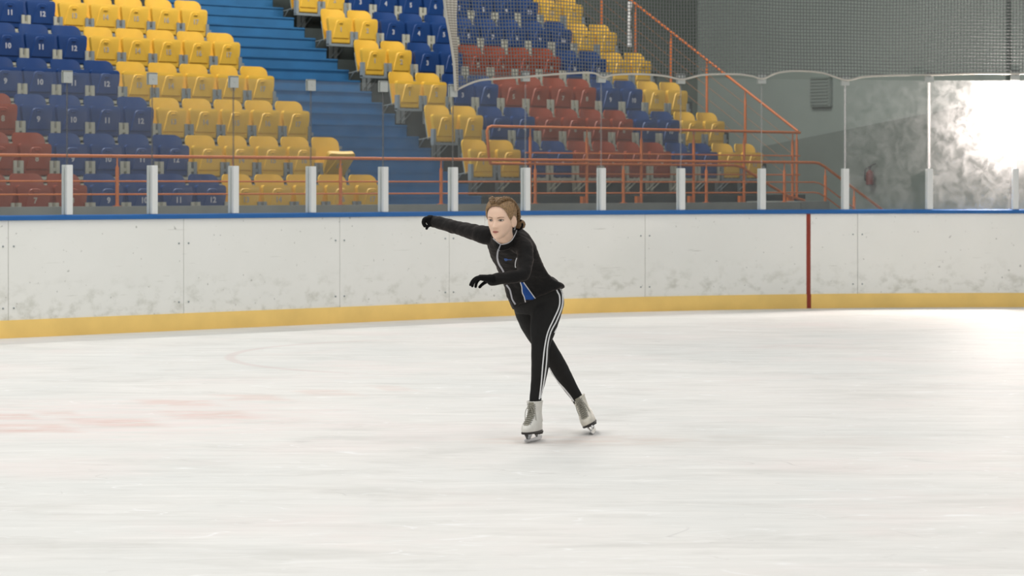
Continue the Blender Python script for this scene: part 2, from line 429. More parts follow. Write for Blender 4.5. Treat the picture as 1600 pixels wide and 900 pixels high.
# ------------------------------------------------------------------ seats
def shell(zs, wf, yf, th, nx=10):
    m = MB(); nz = len(zs); g = []
    for side in (0, 1):
        for z in zs:
            w = wf(z)
            for i in range(nx+1):
                t = -1 + 2*i/nx
                x = w*t
                m.v.append(Vector((x, yf(x, z) + (th if side else 0), z)))
    n = nx+1; o = nz*n
    for a in range(nz-1):
        for i in range(nx):
            m.f.append((a*n+i, a*n+i+1, (a+1)*n+i+1, (a+1)*n+i))
            m.f.append((o+a*n+i, o+(a+1)*n+i, o+(a+1)*n+i+1, o+a*n+i+1))
    for a in range(nz-1):
        m.f.append((a*n, (a+1)*n, o+(a+1)*n, o+a*n)); m.f.append((a*n+nx, o+a*n+nx, o+(a+1)*n+nx, (a+1)*n+nx))
    for i in range(nx):
        m.f.append((i, o+i, o+i+1, i+1)); q = (nz-1)*n
        m.f.append((q+i, q+i+1, o+q+i+1, o+q+i))
    return m
def rtop(w, ztop, r):
    def f(z, wb=w):
        ww = wb(z) if callable(wb) else wb
        d = z - (ztop - r)
        return ww if d <= 0 else ww - r + math.sqrt(max(0, r*r - d*d))
    return f
def zlist(z0, z1, r, n=5, k=6):
    return list(np.linspace(z0, z1-r, n)) + [z1 - r + r*math.sin(math.pi/2*i/k) for i in range(1, k+1)]
pan_w = rtop(lambda z: .163 + .034*min(1, max(0, (z+.12)/.2)), .167, .035)
pan_y = lambda x, z: .010*(x/.19)**2 + .012*max(0, (z-.08)/.09)**2
pan = shell(zlist(-.185, .167, .035), pan_w, pan_y, .05)
pan_me = None
# raised tongue on the underside and the slot at its top
def prism_xz(m, out, y0, y1, inset=.006):
    cx = sum(p[0] for p in out)/len(out); cz = sum(p[1] for p in out)/len(out)
    r0 = [Vector((x, y1, z)) for x, z in out]
    r1 = [Vector((x - inset*np.sign(x-cx), y0, z - inset*np.sign(z-cz))) for x, z in out]
    m.rings([r0, r1])
tong = [(-.138,-.118),(.138,-.118),(.080,.085),(.066,.116),(.040,.130),(-.040,.130),(-.066,.116),(-.080,.085)]
prism_xz(pan, tong, -.010, .004)
prism_xz(pan, [(-.15,-.178),(.15,-.178),(.155,-.128),(-.155,-.128)], -.006, .004, .004)
prism_xz(pan, [(-.032,.082),(.032,.082),(.026,.104),(-.026,.104)], -.020, -.006, .004)
back_w = rtop(lambda z: .192 + .008*min(1, max(0, (z+.1)/.2)), .292, .085)
back_y = lambda x, z: .150 + .17*(z+.14)/.43*.55 - .055*(x/.2)**2
back = shell(zlist(-.14, .292, .085, 6, 8), back_w, back_y, .018)
fr = MB()
for s in (-1, 1):
    fr.box((s*.185-.02, -.012, -.215), (s*.185+.02, .05, -.02))
    fr.tube([(s*.185, .03, -.12), (s*.185, .25, -.15), (s*.185, .470, -.16)], .008, 6)
    fr.tube([(s*.185, .20, -.14), (s*.185, .30, -.24), (s*.185, .470, -.36)], .008, 6)
    fr.tube([(s*.15, .17, -.15), (s*.15, .235, .12)], .011, 6)
    fr.box((s*.185-.03, 0.462, -.38), (s*.185+.03, .474, -.12))
fr.box((-.205, -.010, -.228), (.205, .045, -.195))
fr.box((.204, .0, -.135), (.246, .03, -.095))
fr.box((.207, .16, .145), (.243, .20, .185))
pan_mesh = pan.build('seat_pan', M['seat_yellow']).data
back_mesh = back.build('backrest', M['seat_yellow']).data
frame_mesh = fr.build('seat_frame', M['frame_grey'], smooth=False).data
for o in list(C.objects):
    if o.name in ('seat_pan', 'backrest', 'seat_frame'): bpy.data.objects.remove(o)
meshes = {}
def colored(me, m):
    k = (me.name, m.name)
    if k not in meshes:
        c = me.copy(); c.materials.clear(); c.materials.append(m); meshes[k] = c
    return meshes[k]
nums = {}
def num_mesh(n, m):
    if (n, m.name) in nums: return nums[(n, m.name)]
    cu = bpy.data.curves.new('number_text', 'FONT'); cu.body = str(n); cu.size = .088; cu.align_x = 'CENTER'; cu.align_y = 'CENTER'; cu.extrude = .0015; cu.offset = .003
    cu.resolution_u = 3
    to = bpy.data.objects.new('number_text', cu); C.objects.link(to)
    dg = bpy.context.evaluated_depsgraph_get()
    me = bpy.data.meshes.new_from_object(to.evaluated_get(dg))
    bpy.data.objects.remove(to)
    for v in me.vertices: v.co = Vector((v.co.x, -v.co.z - .0115, v.co.y))
    me.materials.clear(); me.materials.append(m); nums[(n, m.name)] = me
    return me
ROWW = ['bottom row', 'second row up', 'third row up', 'fourth row up', 'fifth row up', 'sixth row up']
def make_seat(r, k, u, colname, number, block, rowi, idx, last):
    v = r*TD
    pos = {0: 'beside the blue steps'}.get(idx, '%s from the blue steps' % ORD[idx])
    if last: pos = 'at the far handrail end'
    st_ = 'half open' if (block == 'left' and r == 1 and idx == 0) else 'folded'
    lab = '%s %s stadium seat in the %s block, %s, %s' % (st_, colname, block, ROWW[rowi], pos)
    t = thing('stadium_seat', lab, 'seat', tuple(W(u, v, Z0 + r*TR)), .713, '%s seats in the %s block' % (colname, block))
    pm = M['seat_'+colname]; fm = M['frame_grey'] if colname == 'yellow' else M['frame_cream']
    dm = M['digit_dim'] if colname != 'blue' else M['digit']
    parts = []
    for nm, me in (('seat_pan', colored(pan_mesh, pm)), ('backrest', colored(back_mesh, pm)), ('seat_frame', colored(frame_mesh, fm))):
        o = bpy.data.objects.new(nm, me); C.objects.link(o); o.parent = t; parts.append(o)
    d = bpy.data.objects.new('seat_number', num_mesh(number, dm)); C.objects.link(d); d.parent = parts[0]
    if st_ == 'half open':
        R_ = Matrix.Translation((0, .03, -.16)) @ Matrix.Rotation(math.radians(38), 4, 'X') @ Matrix.Translation((0, -.03, .16))
        parts[0].matrix_local = R_
    return t
first = {0: 6, 1: 7, 2: 8, 3: 9, 4: 10, 5: 11}
for r in range(6):
    for c in range(first[r], 18):
        coln = 'yellow' if c >= 13 else ('blue' if c >= 9 or r > 2 else 'red')
        make_seat(r, c, (c-17)*PITCH, coln, c, 'left', r, 17-c, False)
for r in range(1, 7):
    for c in range(1, 13):
        coln = 'yellow' if c in (1, 2, 11, 12) else ('red' if 5 <= c <= 8 and r <= 4 else 'blue')
        make_seat(r, c, GAP + (c-1)*PITCH, coln, c, 'right', r-1, c-1, c == 12)

# ------------------------------------------------------------------ orange rails
def ttube(m, pts, r, n=8): m.tube([Wv(p) for p in pts], r, n)
vp = -.77
gr = thing('guard_rail', 'long orange guard rail on the parapet behind the rink glass', 'railing', tuple(W(0, vp, 1.113)))
lo = gr.location
def zrail(dz): return 1.113 + dz
bend = 6.95
def railpts(dz, drop=.0):
    return [(-9, vp, zrail(dz)), (bend-.1, vp, zrail(dz)), (bend, vp, zrail(dz)-.01), (bend+.12, vp, zrail(dz)-.055), (9.3, vp, zrail(dz)-.055-(9.3-bend-.12)*.50)]
mb = MB(); ttube(mb, railpts(.525), .0185, 10); mb.build('top_rail', M['orange'], gr, lo)
for dz in (.262, .125):
    mb = MB(); ttube(mb, railpts(dz), .009, 8); mb.build('middle_rail', M['orange'], gr, lo)
for i in range(-2, 8):
    u = .425 + (i-1)*1.463 - 1.463*2 + .0
    if u > 6.6: continue
    mb = MB(); ttube(mb, [(u,vp,1.113),(u,vp,1.118),(u,vp,1.119),(u,vp,1.128)], [.05,.05,.024,.023], 10)
    ttube(mb, [(u,vp,1.12),(u,vp,1.52),(u,vp,1.54),(u,vp,1.64)], [.019,.019,.009,.009], 10); mb.build('post', M['orange'], gr, lo)
for u in (7.08, 7.66, 8.5):
    zt = zrail(.525)-.055-(u-bend-.12)*.5 if u > bend+.12 else zrail(.525)-.05
    mb = MB(); ttube(mb, [(u,vp,zt-.6),(u,vp,zt-.12),(u,vp,zt-.1),(u,vp,zt)], [.019,.019,.009,.009], 10); mb.build('post', M['orange'], gr, lo)
u = 6.29
v2 = .43 - .03
wr = thing('guard_rail', 'orange guard rail in front of the right block of seats, two bars high', 'railing', tuple(W(5, v2, 1.1)))
lo = wr.location
a0 = on_v(762, 197, v2); a1 = on_v(1250, 207.5, v2)
zt = (a0.z + a1.z)/2
mb = MB(); ttube(mb, [(a0.x+.05, v2, 1.60), (a0.x+.02, v2, 1.68), (a0.x-.01, v2, zt-.06), (a0.x+.012, v2, zt-.015), (a0.x+.06, v2, zt), (a1.x, v2, zt)], .0185, 10); mb.build('top_rail', M['orange'], wr, lo)
mb = MB(); ttube(mb, [(a0.x+.05, v2, 1.605), (6.55, v2, 1.605), (6.68, v2, 1.585), (6.8, v2, 1.53), (7.25, v2, 1.33), (7.6, v2, 1.19), (7.95, v2, 1.12)], .0185, 10); mb.build('lower_rail', M['orange'], wr, lo)
for z in (1.745, 1.48):
    mb = MB(); ttube(mb, [(a0.x+.62, v2, z), (a1.x, v2, z)], .009, 8); mb.build('middle_rail', M['orange'], wr, lo)
for i in range(6):
    u = 2.835 + i*.974
    mb = MB(); ttube(mb, [(u,v2,1.08),(u,v2,1.93),(u,v2,1.96),(u,v2,zt)], [.019,.019,.010,.010], 10)
    mb.box((u-.075, v2-.0, 1.10), (u-.02, v2+.05, 1.19), lambda p: W(*p)); mb.build('post', M['orange'], wr, lo)
# sloping handrail at the end of the right block
UE = a1.x
b0 = Vector((UE, v2+.04, zt+.02)); b1 = on_u(985, 0, UE)
sl = (b1.z-b0.z)/(b1.y-b0.y)
vend = 6.3
hr = thing('stair_handrail', 'orange sloping handrail climbing along the right end of the seats', 'railing', tuple(W(UE, v2+.04, 1.1)))
lo = hr.location
line = lambda v, dz=0: (UE, v, b0.z + (v-b0.y)*sl + dz)
mb = MB(); ttube(mb, [line(b0.y), line(vend)], .0185, 10); mb.build('top_rail', M['orange'], hr, lo)
M['bar'] = mat('brown thin bar paint', rgb(150,96,50), .5)
for k in range(4):
    mb = MB(); ttube(mb, [line(b0.y+.0, -.2-.18*k), line(vend, -.2-.18*k)], .0036, 6); mb.build('thin_bar', M['bar'], hr, lo)
for v in (b0.y+.02, 1.455, 2.225, 2.967, 3.72, 4.47, 5.25):
    zz = line(v)[2]
    mb = MB(); ttube(mb, [(UE,v,zz-.97),(UE,v,zz-.14),(UE,v,zz-.11),(UE,v,zz)], [.019,.019,.010,.010], 10)
    mb.build('post', M['orange'], hr, lo)
# white strip hanging behind the net
q = on_u(985, 3, UE-.06); q2 = on_u(985, 73, UE-.06)
wsr = MB(); rs = []
for i in range(15):
    t = i/14; z = q.z + (q2.z-q.z)*t
    w = .034 + .007*math.sin(t*19) + .004*math.sin(t*41)
    off = .018*math.sin(t*9)
    rs.append([Wv((UE-.08 + w*math.cos(2*math.pi*k/10)*.8 + off*.4, q.y + w*math.sin(2*math.pi*k/10)*(1+.3*math.sin(5*t+k)) + off*.4, z)) for k in range(10)])
wsr.rings(rs)
tag(wsr.build('hanging_strip', M['white_cloth']), 'crumpled white strip hanging upright from the sloping orange handrail', 'plastic sheet')

# ------------------------------------------------------------------ boards
def curve_prism(m, s0, s1, prof, step=.12):
    n = max(2, int((s1-s0)/step)+1); rs = []
    for i in range(n):
        s = s0 + (s1-s0)*i/(n-1)
        rs.append([bcurve(s, a)[0] + Vector((0,0,z)) for a, z in prof])
    m.rings(rs)
seams = [s_of(x) for x in (13,287,531,702,1008,1340)]
seams = [seams[0]-4.4, seams[0]-2.42] + seams + [seams[-1]+2.45, seams[-1]+4.9]
desc = ['white dasher board panel cut off by the left edge, outer one', 'white dasher board panel at the far left edge, a sliver in view',
 'white dasher board panel below the first two glass posts from the left', 'white dasher board panel below the third and fourth glass posts from left',
 'narrow white dasher board panel under the skater\'s stretched arm', 'white dasher board panel behind the skater\'s head and body',
 'white dasher board panel with a vertical red stripe', 'white dasher board panel at the right edge, below the bright glare', '']
for i in range(1, 8):
    s0, s1 = seams[i]+.0025, seams[i+1]-.0025
    p0 = bcurve((s0+s1)/2)[0]
    t = thing('board_panel', desc[i], 'rink board', tuple(p0), 0, 'white rink board panels')
    mb = MB(); curve_prism(mb, s0, s1, [(0,.0),(0,1.024),(.07,1.024),(.07,0)]); mb.build('facing', M['board'], t, p0, True)
    mb = MB()
    for sb in (s0+.05, s1-.05):
        for z in (.26, .8):
            p, a = bcurve(sb, -.002); mb.ball(p + Vector((0,0,z)), .009, 8, 6)
    mb.build('bolt_heads', M['frame_grey'], t, p0)
    if i == 6:
        sr = s_of(1263.2); mb = MB(); curve_prism(mb, sr-.024, sr+.024, [(-.0015,.155),(-.0015,1.023),(.001,1.023),(.001,.155)], .02)
        curve_prism(mb, sr-.024, sr+.024, [(-.016,.003),(-.016,.15),(-.013,.158),(-.010,.158),(-.010,.003)], .02)
        mb.build('red_stripe', M['stripe_red'], t, p0, False)
kk = MB(); curve_prism(kk, seams[1], seams[8], [(-.012,0),(-.014,.02),(-.012,.148),(-.008,.156),(-.0005,.156),(-.0005,0)])
tag(kk.build('kick_plate', M['kick']), 'yellow kick plate strip along the foot of the rink boards', 'kick plate')
kc = MB(); curve_prism(kc, seams[1], seams[8], [(-.028,1.03),(-.028,1.06),(-.018,1.07),(.10,1.07),(.11,1.06),(.11,1.026),(-.02,1.025)])
tag(kc.build('cap_rail', M['cap_blue']), 'blue cap rail along the top of the rink boards', 'cap rail')

# ------------------------------------------------------------------ glass, posts
PX = [108,241,368,489,602,711,824,942,1066,1192,1322,1453,1587]
PS = [s_of(x) for x in PX]; PS = [PS[0]-.89] + PS + [PS[-1]+.95]
def gtop(i): return 2.335 if i < 6 else 2.48      # pane index
whichpost = ['far left edge'] + ['%s' % ORD[i] for i in range(13)]
for i in range(len(PS)-1):
    s0, s1 = PS[i]+.004, PS[i+1]-.004
    (p, a), (q, b) = bcurve(s0, .03), bcurve(s1, .03)
    d = (q-p).normalized(); n = Vector((-d.y, d.x, 0))*.012
    zt = gtop(i); zb = 1.071
    mb = MB(); mb.add([p+Vector((0,0,zb)), q+Vector((0,0,zb)), q+n+Vector((0,0,zb)), p+n+Vector((0,0,zb)), p+Vector((0,0,zt)), q+Vector((0,0,zt)), q+n+Vector((0,0,zt)), p+n+Vector((0,0,zt))],
        [(0,3,2,1),(4,5,6,7),(0,1,5,4),(1,2,6,5),(2,3,7,6),(3,0,4,7)])
    lab = ('clear glass pane left of the first short white post' if i == 0 else
           'glass pane flooded with white glare, left of the last post' if i == 12 else
           'glass pane past the last post at the right edge, full of glare' if i == 13 else
           'glass pane whose right half catches scattered glare' if i == 11 else
           '%s glass pane between the %s and %s short white posts from the left' % ('clear', ORD[i-1], ORD[i]))
    tag(mb.build('plexiglass_sheet', M['glass_scratched'] if i >= 12 else (M['glass_edge'] if i == 11 else M['glass']), smooth=False), lab, 'rink glass', 'rink glass sheets')
cliptop = [120,123,128,133,135,143,119,121,123,123,126,121,118]
for i in range(13):
    s = PS[i+1]; p, a = bcurve(s, .036)
    t = thing('glass_post', '%s short white glass post from the left%s' % (ORD[i] if i < 12 else 'last', ', beside the glare' if i == 11 else ''), 'post', (p.x, p.y, 1.07), a, 'short white posts holding the rink glass')
    mb = MB(); w = .031
    prof = [(-w,-.05),(w,-.05),(w,-.014),(w-.01,-.008),(-w+.01,-.008),(-w,-.014)]
    mb.rings([[Vector((x,y,z)) for x, y in prof] for z in (.0005,.445)]); mb.box((-w,.012,.0005),(w,.045,.445)); mb.box((-.0035,-.0085,.0005),(.0035,.0125,.445))
    mb.build('channel', M['post'], t, None, False, .004)
    zt = gtop(i+1 if i >= 6 else i) - 1.07
    if i == 5: zt = 2.335-1.07
    sw = .005 if i < 6 else (.006 if i < 10 else (.008 if i == 10 else .013))
    mb = MB(); mb.box((-sw,-.010,.446),(sw,-.0065,zt)); mb.box((-sw,.0065,.446),(sw,.010,zt)); mb.box((-.0035,-.007,.446),(.0035,.007,zt)); mb.build('joint_seal', M['seal_dim' if i < 6 else ('seal_mid' if i < 10 else 'seal')], t, None, False)
    zc = H - (cliptop[i]-YH)/F*p.y - 1.07
    mb = MB(); mb.box((-.046,-.022,zc-.055),(.046,-.008,zc+.055)); mb.box((-.046,.008,zc-.055),(.046,.022,zc+.055)); mb.box((-.046,-.022,max(zc+.04,zt+.001)),(.046,.022,max(zc+.056,zt+.014)))
    mb.ball((0,-.022,zc), (.012,.008,.012), 8, 6)
    mb.build('top_clip', M['clip'], t, None, False, .004)

# ------------------------------------------------------------------ safety net
cpx = [(711,142),(745,127),(780,123),(824,120),(870,116),(925,114),(942,121),(960,117),(1000,116),(1040,119),(1066,124),(1100,117),(1150,116),(1175,119),(1192,123),(1215,114),(1245,111),(1285,114),(1322,125),(1350,120),(1400,117.5),(1453,117),(1520,115),(1587,115),(1640,114),(1720,114)]
NN = .012
cs = [s_of(x) for x, _ in cpx]; cz = [bz(x, y, NN) for x, y in cpx]
cc = crom(list(zip(cs, cz)), 6); 
def zcord(s): return float(np.interp(s, cc[:,0], cc[:,1]))
s_end = cs[-1]; ztopn = 4.3
lz = [bz(711,142,NN), bz(710,100,NN), bz(704,60,NN), bz(697,25,NN), bz(693,0,NN), 4.3]; lsx = [s_of(711), s_of(709), s_of(703), s_of(696.5), s_of(693.5), s_of(680)]
def sleft(z): return float(np.interp(z, lz, lsx))
def wav(s, z): return NN + .02*math.sin(1.7*s + .8*z) * min(1, max(0, (z-zcord(s))*2)) + .01*math.sin(4.1*s+1.3*z)*min(1, max(0, z-zcord(s)))
def netp(s, z):
    p, a = bcurve(s, wav(s, z)); return p + Vector((0,0,z))
net = MB(); cell = .036; hw = .0042
def strand(pts, r):
    rs = []
    for i, p in enumerate(pts):
        t = (pts[min(i+1,len(pts)-1)] - pts[max(i-1,0)]).normalized()
        x = t.cross(Vector((.3,.95,.05))).normalized(); y = x.cross(t).normalized()
        rs.append([p + x*r, p + y*r, p - x*r, p - y*r])
    net.rings(rs, caps=False)
sl0 = s_of(711); k = 0
while True:
    sb = sl0 + .02 + k*cell; k += 1
    if sb > s_end: break
    zc = zcord(sb); zs = np.linspace(zc, ztopn, 9)
    pts = []
    for z in zs:
        fr_ = (z-zc)/(ztopn-zc)
        s_ = sb + .012*math.sin(2.1*z + sb*.9)*fr_ - max(0, (sl0 - sleft(z)))*max(0, 1-(sb-sl0)/1.2)
        pts.append(netp(s_, z))
    strand(pts, hw)
z = min(cz) + .02
while z < ztopn:
    run = []
    for s in np.arange(sleft(z)+.01, s_end, .11):
        zz = z + .010*math.sin(2.3*s) + .006*math.sin(5.1*s+z)
        if zz > zcord(s): run.append(netp(s, zz))
        else:
            if len(run) > 1: strand(run, hw)
            run = []
    if len(run) > 1: strand(run, hw)
    z += cell
nt_ = thing('safety_net', 'grey knotted safety net hanging above the right hand glass', 'net', tuple(netp(sl0, lz[0])))
net.build('netting', M['net'], nt_, nt_.location, False)
mb = MB(); mb.tube([bcurve(s, NN-.006)[0] + Vector((0,0,z)) for s, z in cc], .0105, 8); mb.build('border_cord', M['cord'], nt_, nt_.location)
# gathered left edge
fz = np.linspace(lz[0], 4.3, 30); rs = []
wz = lambda z: float(np.interp(z, [lz[0], bz(710,100,NN), bz(704,60,NN), bz(693,0,NN), 4.3], [.026,.045,.085,.175,.20]))
n = 26
for z in fz:
    ring = []
    for j in range(n):
        t = j/(n-1); s = sleft(z) + wz(z)*t
        p, a = bcurve(s, -.012 + .012*math.sin(t*22 + z*1.5)); ring.append(p + Vector((0,0,z)))
    for j in reversed(range(n)):
        t = j/(n-1); s = sleft(z) + wz(z)*t
        p, a = bcurve(s, -.007 + .012*math.sin(t*22 + z*1.5)); ring.append(p + Vector((0,0,z)))
    rs.append(ring)
fm = MB(); fm.rings(rs)
m_fold, ntf, bf = new_mat('gathered net edge'); bf.inputs['Base Color'].default_value = rgb(196,190,178); bf.inputs['Roughness'].default_value = .9
tcf = ntf.nodes.new('ShaderNodeNewGeometry'); wv = ntf.nodes.new('ShaderNodeTexWave'); wv.bands_direction = 'Z'; wv.inputs['Scale'].default_value = 12
ntf.links.new(tcf.outputs['Position'], wv.inputs['Vector']); rf = ntf.nodes.new('ShaderNodeValToRGB'); rf.color_ramp.elements[0].color = rgb(150,146,138); rf.color_ramp.elements[1].color = rgb(206,200,188)
ntf.links.new(wv.outputs['Fac'], rf.inputs['Fac']); ntf.links.new(rf.outputs['Color'], bf.inputs['Base Color'])
tag(fm.build('gathered_edge', m_fold, nt_, nt_.location), 'white gathered edge')
mb = MB(); mb.tube([bcurve(sleft(z)-.004, -.012)[0] + Vector((0,0,z)) for z in fz], .014, 8); mb.build('edge_cord', M['cord'], nt_, nt_.location)

# ------------------------------------------------------------------ floodlight behind the glass
LS = s_of(1592); LN = .46
lp, la = bcurve(LS, LN); lz_ = 1.33 + 112/F*lp.y
tgt = Vector((0.1, 12.9, 1.0)); dirv = (tgt - Vector((lp.x, lp.y, lz_))).normalized()
fl_ = thing('floodlight', 'blazing white floodlight on a stand behind the far right glass', 'floodlight', (lp.x, lp.y, -.02))
lo = fl_.location; c0 = Vector((lp.x, lp.y, lz_))
q = dirv.to_track_quat('Z', 'Y').to_matrix()
def disc(r0, z0): return [c0 + q @ Vector((r0*math.cos(2*math.pi*k/28), r0*math.sin(2*math.pi*k/28), z0)) for k in range(28)]
mb = MB(); mb.rings([disc(.05,-.22), disc(.07,-.2), disc(.085,-.06), disc(.13,.0), disc(.132,.012), disc(.125,.012), disc(.118,.0)]); mb.build('lamp_head', M['dark_metal'], fl_, lo)
LAMP = 1500.0
mb = MB(); mb.rings([disc(.117,.002), disc(.117,.006)]); mb.build('lamp_lens', m_emit('lamp light', (1,.86,.80,1), LAMP), fl_, lo, False)
mb = MB(); mb.tube([Vector((lp.x,lp.y,.5)), c0 - dirv*.12 + Vector((0,0,-.09))], .016, 10); mb.build('pole', M['dark_metal'], fl_, lo)
for k in range(3):
    a = 2*math.pi*k/3 + .6
    mb = MB(); mb.tube([Vector((lp.x,lp.y,.75)), Vector((lp.x+.3*math.cos(a), lp.y+.3*math.sin(a), -.01))], .011, 8); mb.build('leg', M['dark_metal'], fl_, lo)

#BEGINP
# ------------------------------------------------------------------ the skater
M['skin'] = mat('skin', rgb(232,197,173), .5, .03, 14, spec=.35)
M['skin'].node_tree.nodes['Principled BSDF'].inputs['Subsurface Weight'].default_value = .12
M['skin'].node_tree.nodes['Principled BSDF'].inputs['Subsurface Radius'].default_value = (.012,.005,.003)
M['lips'] = mat('lips', rgb(186,116,104), .45)
def m_hair(name, c, var):
    m = mat(name, c, .48, var, 55, spec=.4); nt = m.node_tree
    mp = nt.nodes.new('ShaderNodeMapping'); mp.inputs['Scale'].default_value = (3.2, .5, 2.2)
    n = [q for q in nt.nodes if q.type == 'TEX_NOISE'][0]; l = n.inputs['Vector'].links[0]; src = l.from_socket
    nt.links.new(src, mp.inputs[0]); nt.links.new(mp.outputs[0], n.inputs['Vector']); return m
M['hair'] = m_hair('dark blond hair', rgb(140,112,80), .42)
M['hair_dark'] = mat('darker blond braid', rgb(112,87,58), .5, .3, 70, spec=.4)  # darker blond for the braids and bun
M['brow'] = mat('brow hair', rgb(128,98,74), .7)
M['eye_white'] = mat('eye white', rgb(222,212,204), .25)
M['iris'] = mat('iris', rgb(74,66,58), .2)
M['lash'] = mat('lash line', rgb(70,52,44), .7)
M['fleece'] = mat('black fleece', rgb(23,22,22), .85, .18, 30, spec=.2, bump=.25, bscale=90)
_f = M['fleece'].node_tree.nodes['Principled BSDF']; _f.inputs['Sheen Weight'].default_value = .10; _f.inputs['Sheen Roughness'].default_value = .4; _f.inputs['Sheen Tint'].default_value = (1,.8,.72,1)
M['legging'] = mat('black stretch fabric', rgb(25,24,23), .7, .10, 40, spec=.25, bump=.1, bscale=120)
M['glove'] = mat('black knit glove', rgb(14,14,15), .85, .2, 60, spec=.15, bump=.3, bscale=160)
M['blue_panel'] = mat('blue fabric panel', rgb(28,70,138), .7, .12, 30, spec=.2)
M['piping'] = mat('pale reflective piping', rgb(196,196,198), .45)
M['zip'] = mat('silver zip', rgb(160,160,166), .35)
M['white_stripe'] = mat('white stripe', rgb(226,226,226), .6)
M['logo'] = mat('blue chest mark', rgb(30,80,150), .6)
M['boot'] = mat('white boot leather', rgb(216,213,205), .45, .07, 22, bump=.08, bscale=60)
M['boot_worn'] = mat('worn white boot leather', rgb(208,202,188), .5, .16, 26, bump=.12, bscale=60)
M['lace'] = mat('grey laces', rgb(150,147,136), .8)
M['tongue'] = mat('grey tongue', rgb(150,146,132), .7)
M['sole'] = mat('dark sole', rgb(40,34,30), .5)

def ellipse_ring(c, A, B, n=28, e=2.0):
    out = []
    for k in range(n):
        a = 2*math.pi*k/n; ca, sa = math.cos(a), math.sin(a)
        out.append(c + A*(math.copysign(abs(ca)**(2/e), ca)) + B*(math.copysign(abs(sa)**(2/e), sa)))
    return out
def limb(m, rows, n=20, sub=5, flat=None):
    """rows: (px, py, Y, radius in px)"""
    R_ = crom([(*P(a, b, Y), r/(F/Y)) for a, b, Y, r in rows], sub)
    m.tube([Vector(q[:3]) for q in R_], [float(q[3]) for q in R_], n, True, True)
def remesh(m, name, voxel, smooth=0, disp=None):
    me = bpy.data.meshes.new('tmp'); me.from_pydata([tuple(v) for v in m.v], [], m.f)
    bm = bmesh.new(); bm.from_mesh(me); bmesh.ops.recalc_face_normals(bm, faces=bm.faces); bm.to_mesh(me); bm.free()
    o = bpy.data.objects.new('tmp', me); C.objects.link(o)
    md = o.modifiers.new('r', 'REMESH'); md.mode = 'VOXEL'; md.voxel_size = voxel; md.adaptivity = 0
    if smooth:
        sm = o.modifiers.new('s', 'SMOOTH'); sm.iterations = smooth; sm.factor = .5
    dg = bpy.context.evaluated_depsgraph_get()
    r = bpy.data.meshes.new_from_object(o.evaluated_get(dg))
    bpy.data.objects.remove(o); bpy.data.meshes.remove(me)
    if disp:
        nn = [v.normal.copy() for v in r.vertices]
        for v, q in zip(r.vertices, nn): v.co += q*disp(v.co)
    return r
def bvh_of(me): return BVHTree.FromPolygons([v.co.copy() for v in me.vertices], [tuple(p.vertices) for p in me.polygons])
CAM = Vector((0,0,H))
def cast(b, px, py):
    d = Vector(((px-800)/F, 1, -(py-YH)/F)).normalized()
    h, n, i, dist = b.ray_cast(CAM, d)
    if h is None: return None, None
    if n.dot(d) > 0: n = -n
    return h, n
def densify(poly, step=1.0):
    out = []
    for (a, b), (c, d) in zip(poly[:-1], poly[1:]):
        k = max(1, int(math.hypot(c-a, d-b)/step))
        out += [(a+(c-a)*i/k, b+(d-b)*i/k) for i in range(k)]
    out.append(poly[-1]); return out
def smooth2(poly, sub=5): return [tuple(q) for q in crom(poly, sub)]
def ribbon(b, poly, hw, off=.0015, th=.0012, curve=True, wrap=0):
    """a sewn-on strip that follows the garment's surface"""
    if curve: poly = smooth2(poly)
    poly = densify(poly, .8); rows = []; last = wrap or None
    for i, (x, y) in enumerate(poly):
        a = poly[max(i-1,0)]; c = poly[min(i+1,len(poly)-1)]
        tx, ty = c[0]-a[0], c[1]-a[1]; l = math.hypot(tx, ty) or 1
        nx, ny = -ty/l, tx/l; row = []
        for t in (-1, 0, 1):
            h, n = cast(b, x+nx*hw*t, y+ny*hw*t)
            if wrap and (h is None or (last is not None and abs(h.y-last) > .07)):
                Yg = last if last is not None else wrap
                h, n, i_, d_ = b.find_nearest(P(x+nx*hw*t, y+ny*hw*t, Yg), .03)
            if h is not None: last = h.y
            row.append((h, n))
        if any(h is None for h, _ in row):
            rows.append(None)
        else: rows.append(row)
    m = MB(); run = []
    def flush():
        if len(run) > 2:
            m.rings([[h + n*off for h, n in r] + [h - n*th for h, n in reversed(r)] for r in run])
    for r in rows:
        if r is None or (run and (r[1][0]-run[-1][1][0]).length > .02): flush(); run = []
        if r is not None: run.append(r)
    flush(); return m
def patch(b, poly, off=.0012, step=1.1):
    xs = [p[0] for p in poly]; ys = [p[1] for p in poly]
    def edges(y):
        xx = []
        for (a, c), (d, e) in zip(poly, poly[1:]+poly[:1]):
            if (c <= y < e) or (e <= y < c): xx.append(a + (d-a)*(y-c)/(e-c))
        return (min(xx), max(xx)) if len(xx) >= 2 else None
    m = MB(); prev = None; nx = 10
    for y in np.arange(min(ys)+.05, max(ys), step):
        e = edges(y)
        if e is None: continue
        row = []
        for i in range(nx+1):
            h, n = cast(b, e[0]+(e[1]-e[0])*i/nx, y)
            row.append(None if h is None else (h, n))
        if any(q is None for q in row): prev = None; continue
        cur = []
        for h, n in row: m.v.append(h + n*off); cur.append(len(m.v)-1)
        if prev:
            for i in range(nx): m.f.append((prev[i], prev[i+1], cur[i+1], cur[i]))
        prev = cur
    return m

YS = 13.0
root = thing('person', 'young skater in black tracksuit and white ice skates gliding with one arm stretched back', 'person', (.22, 12.98, 0))
RO = Vector(root.location)
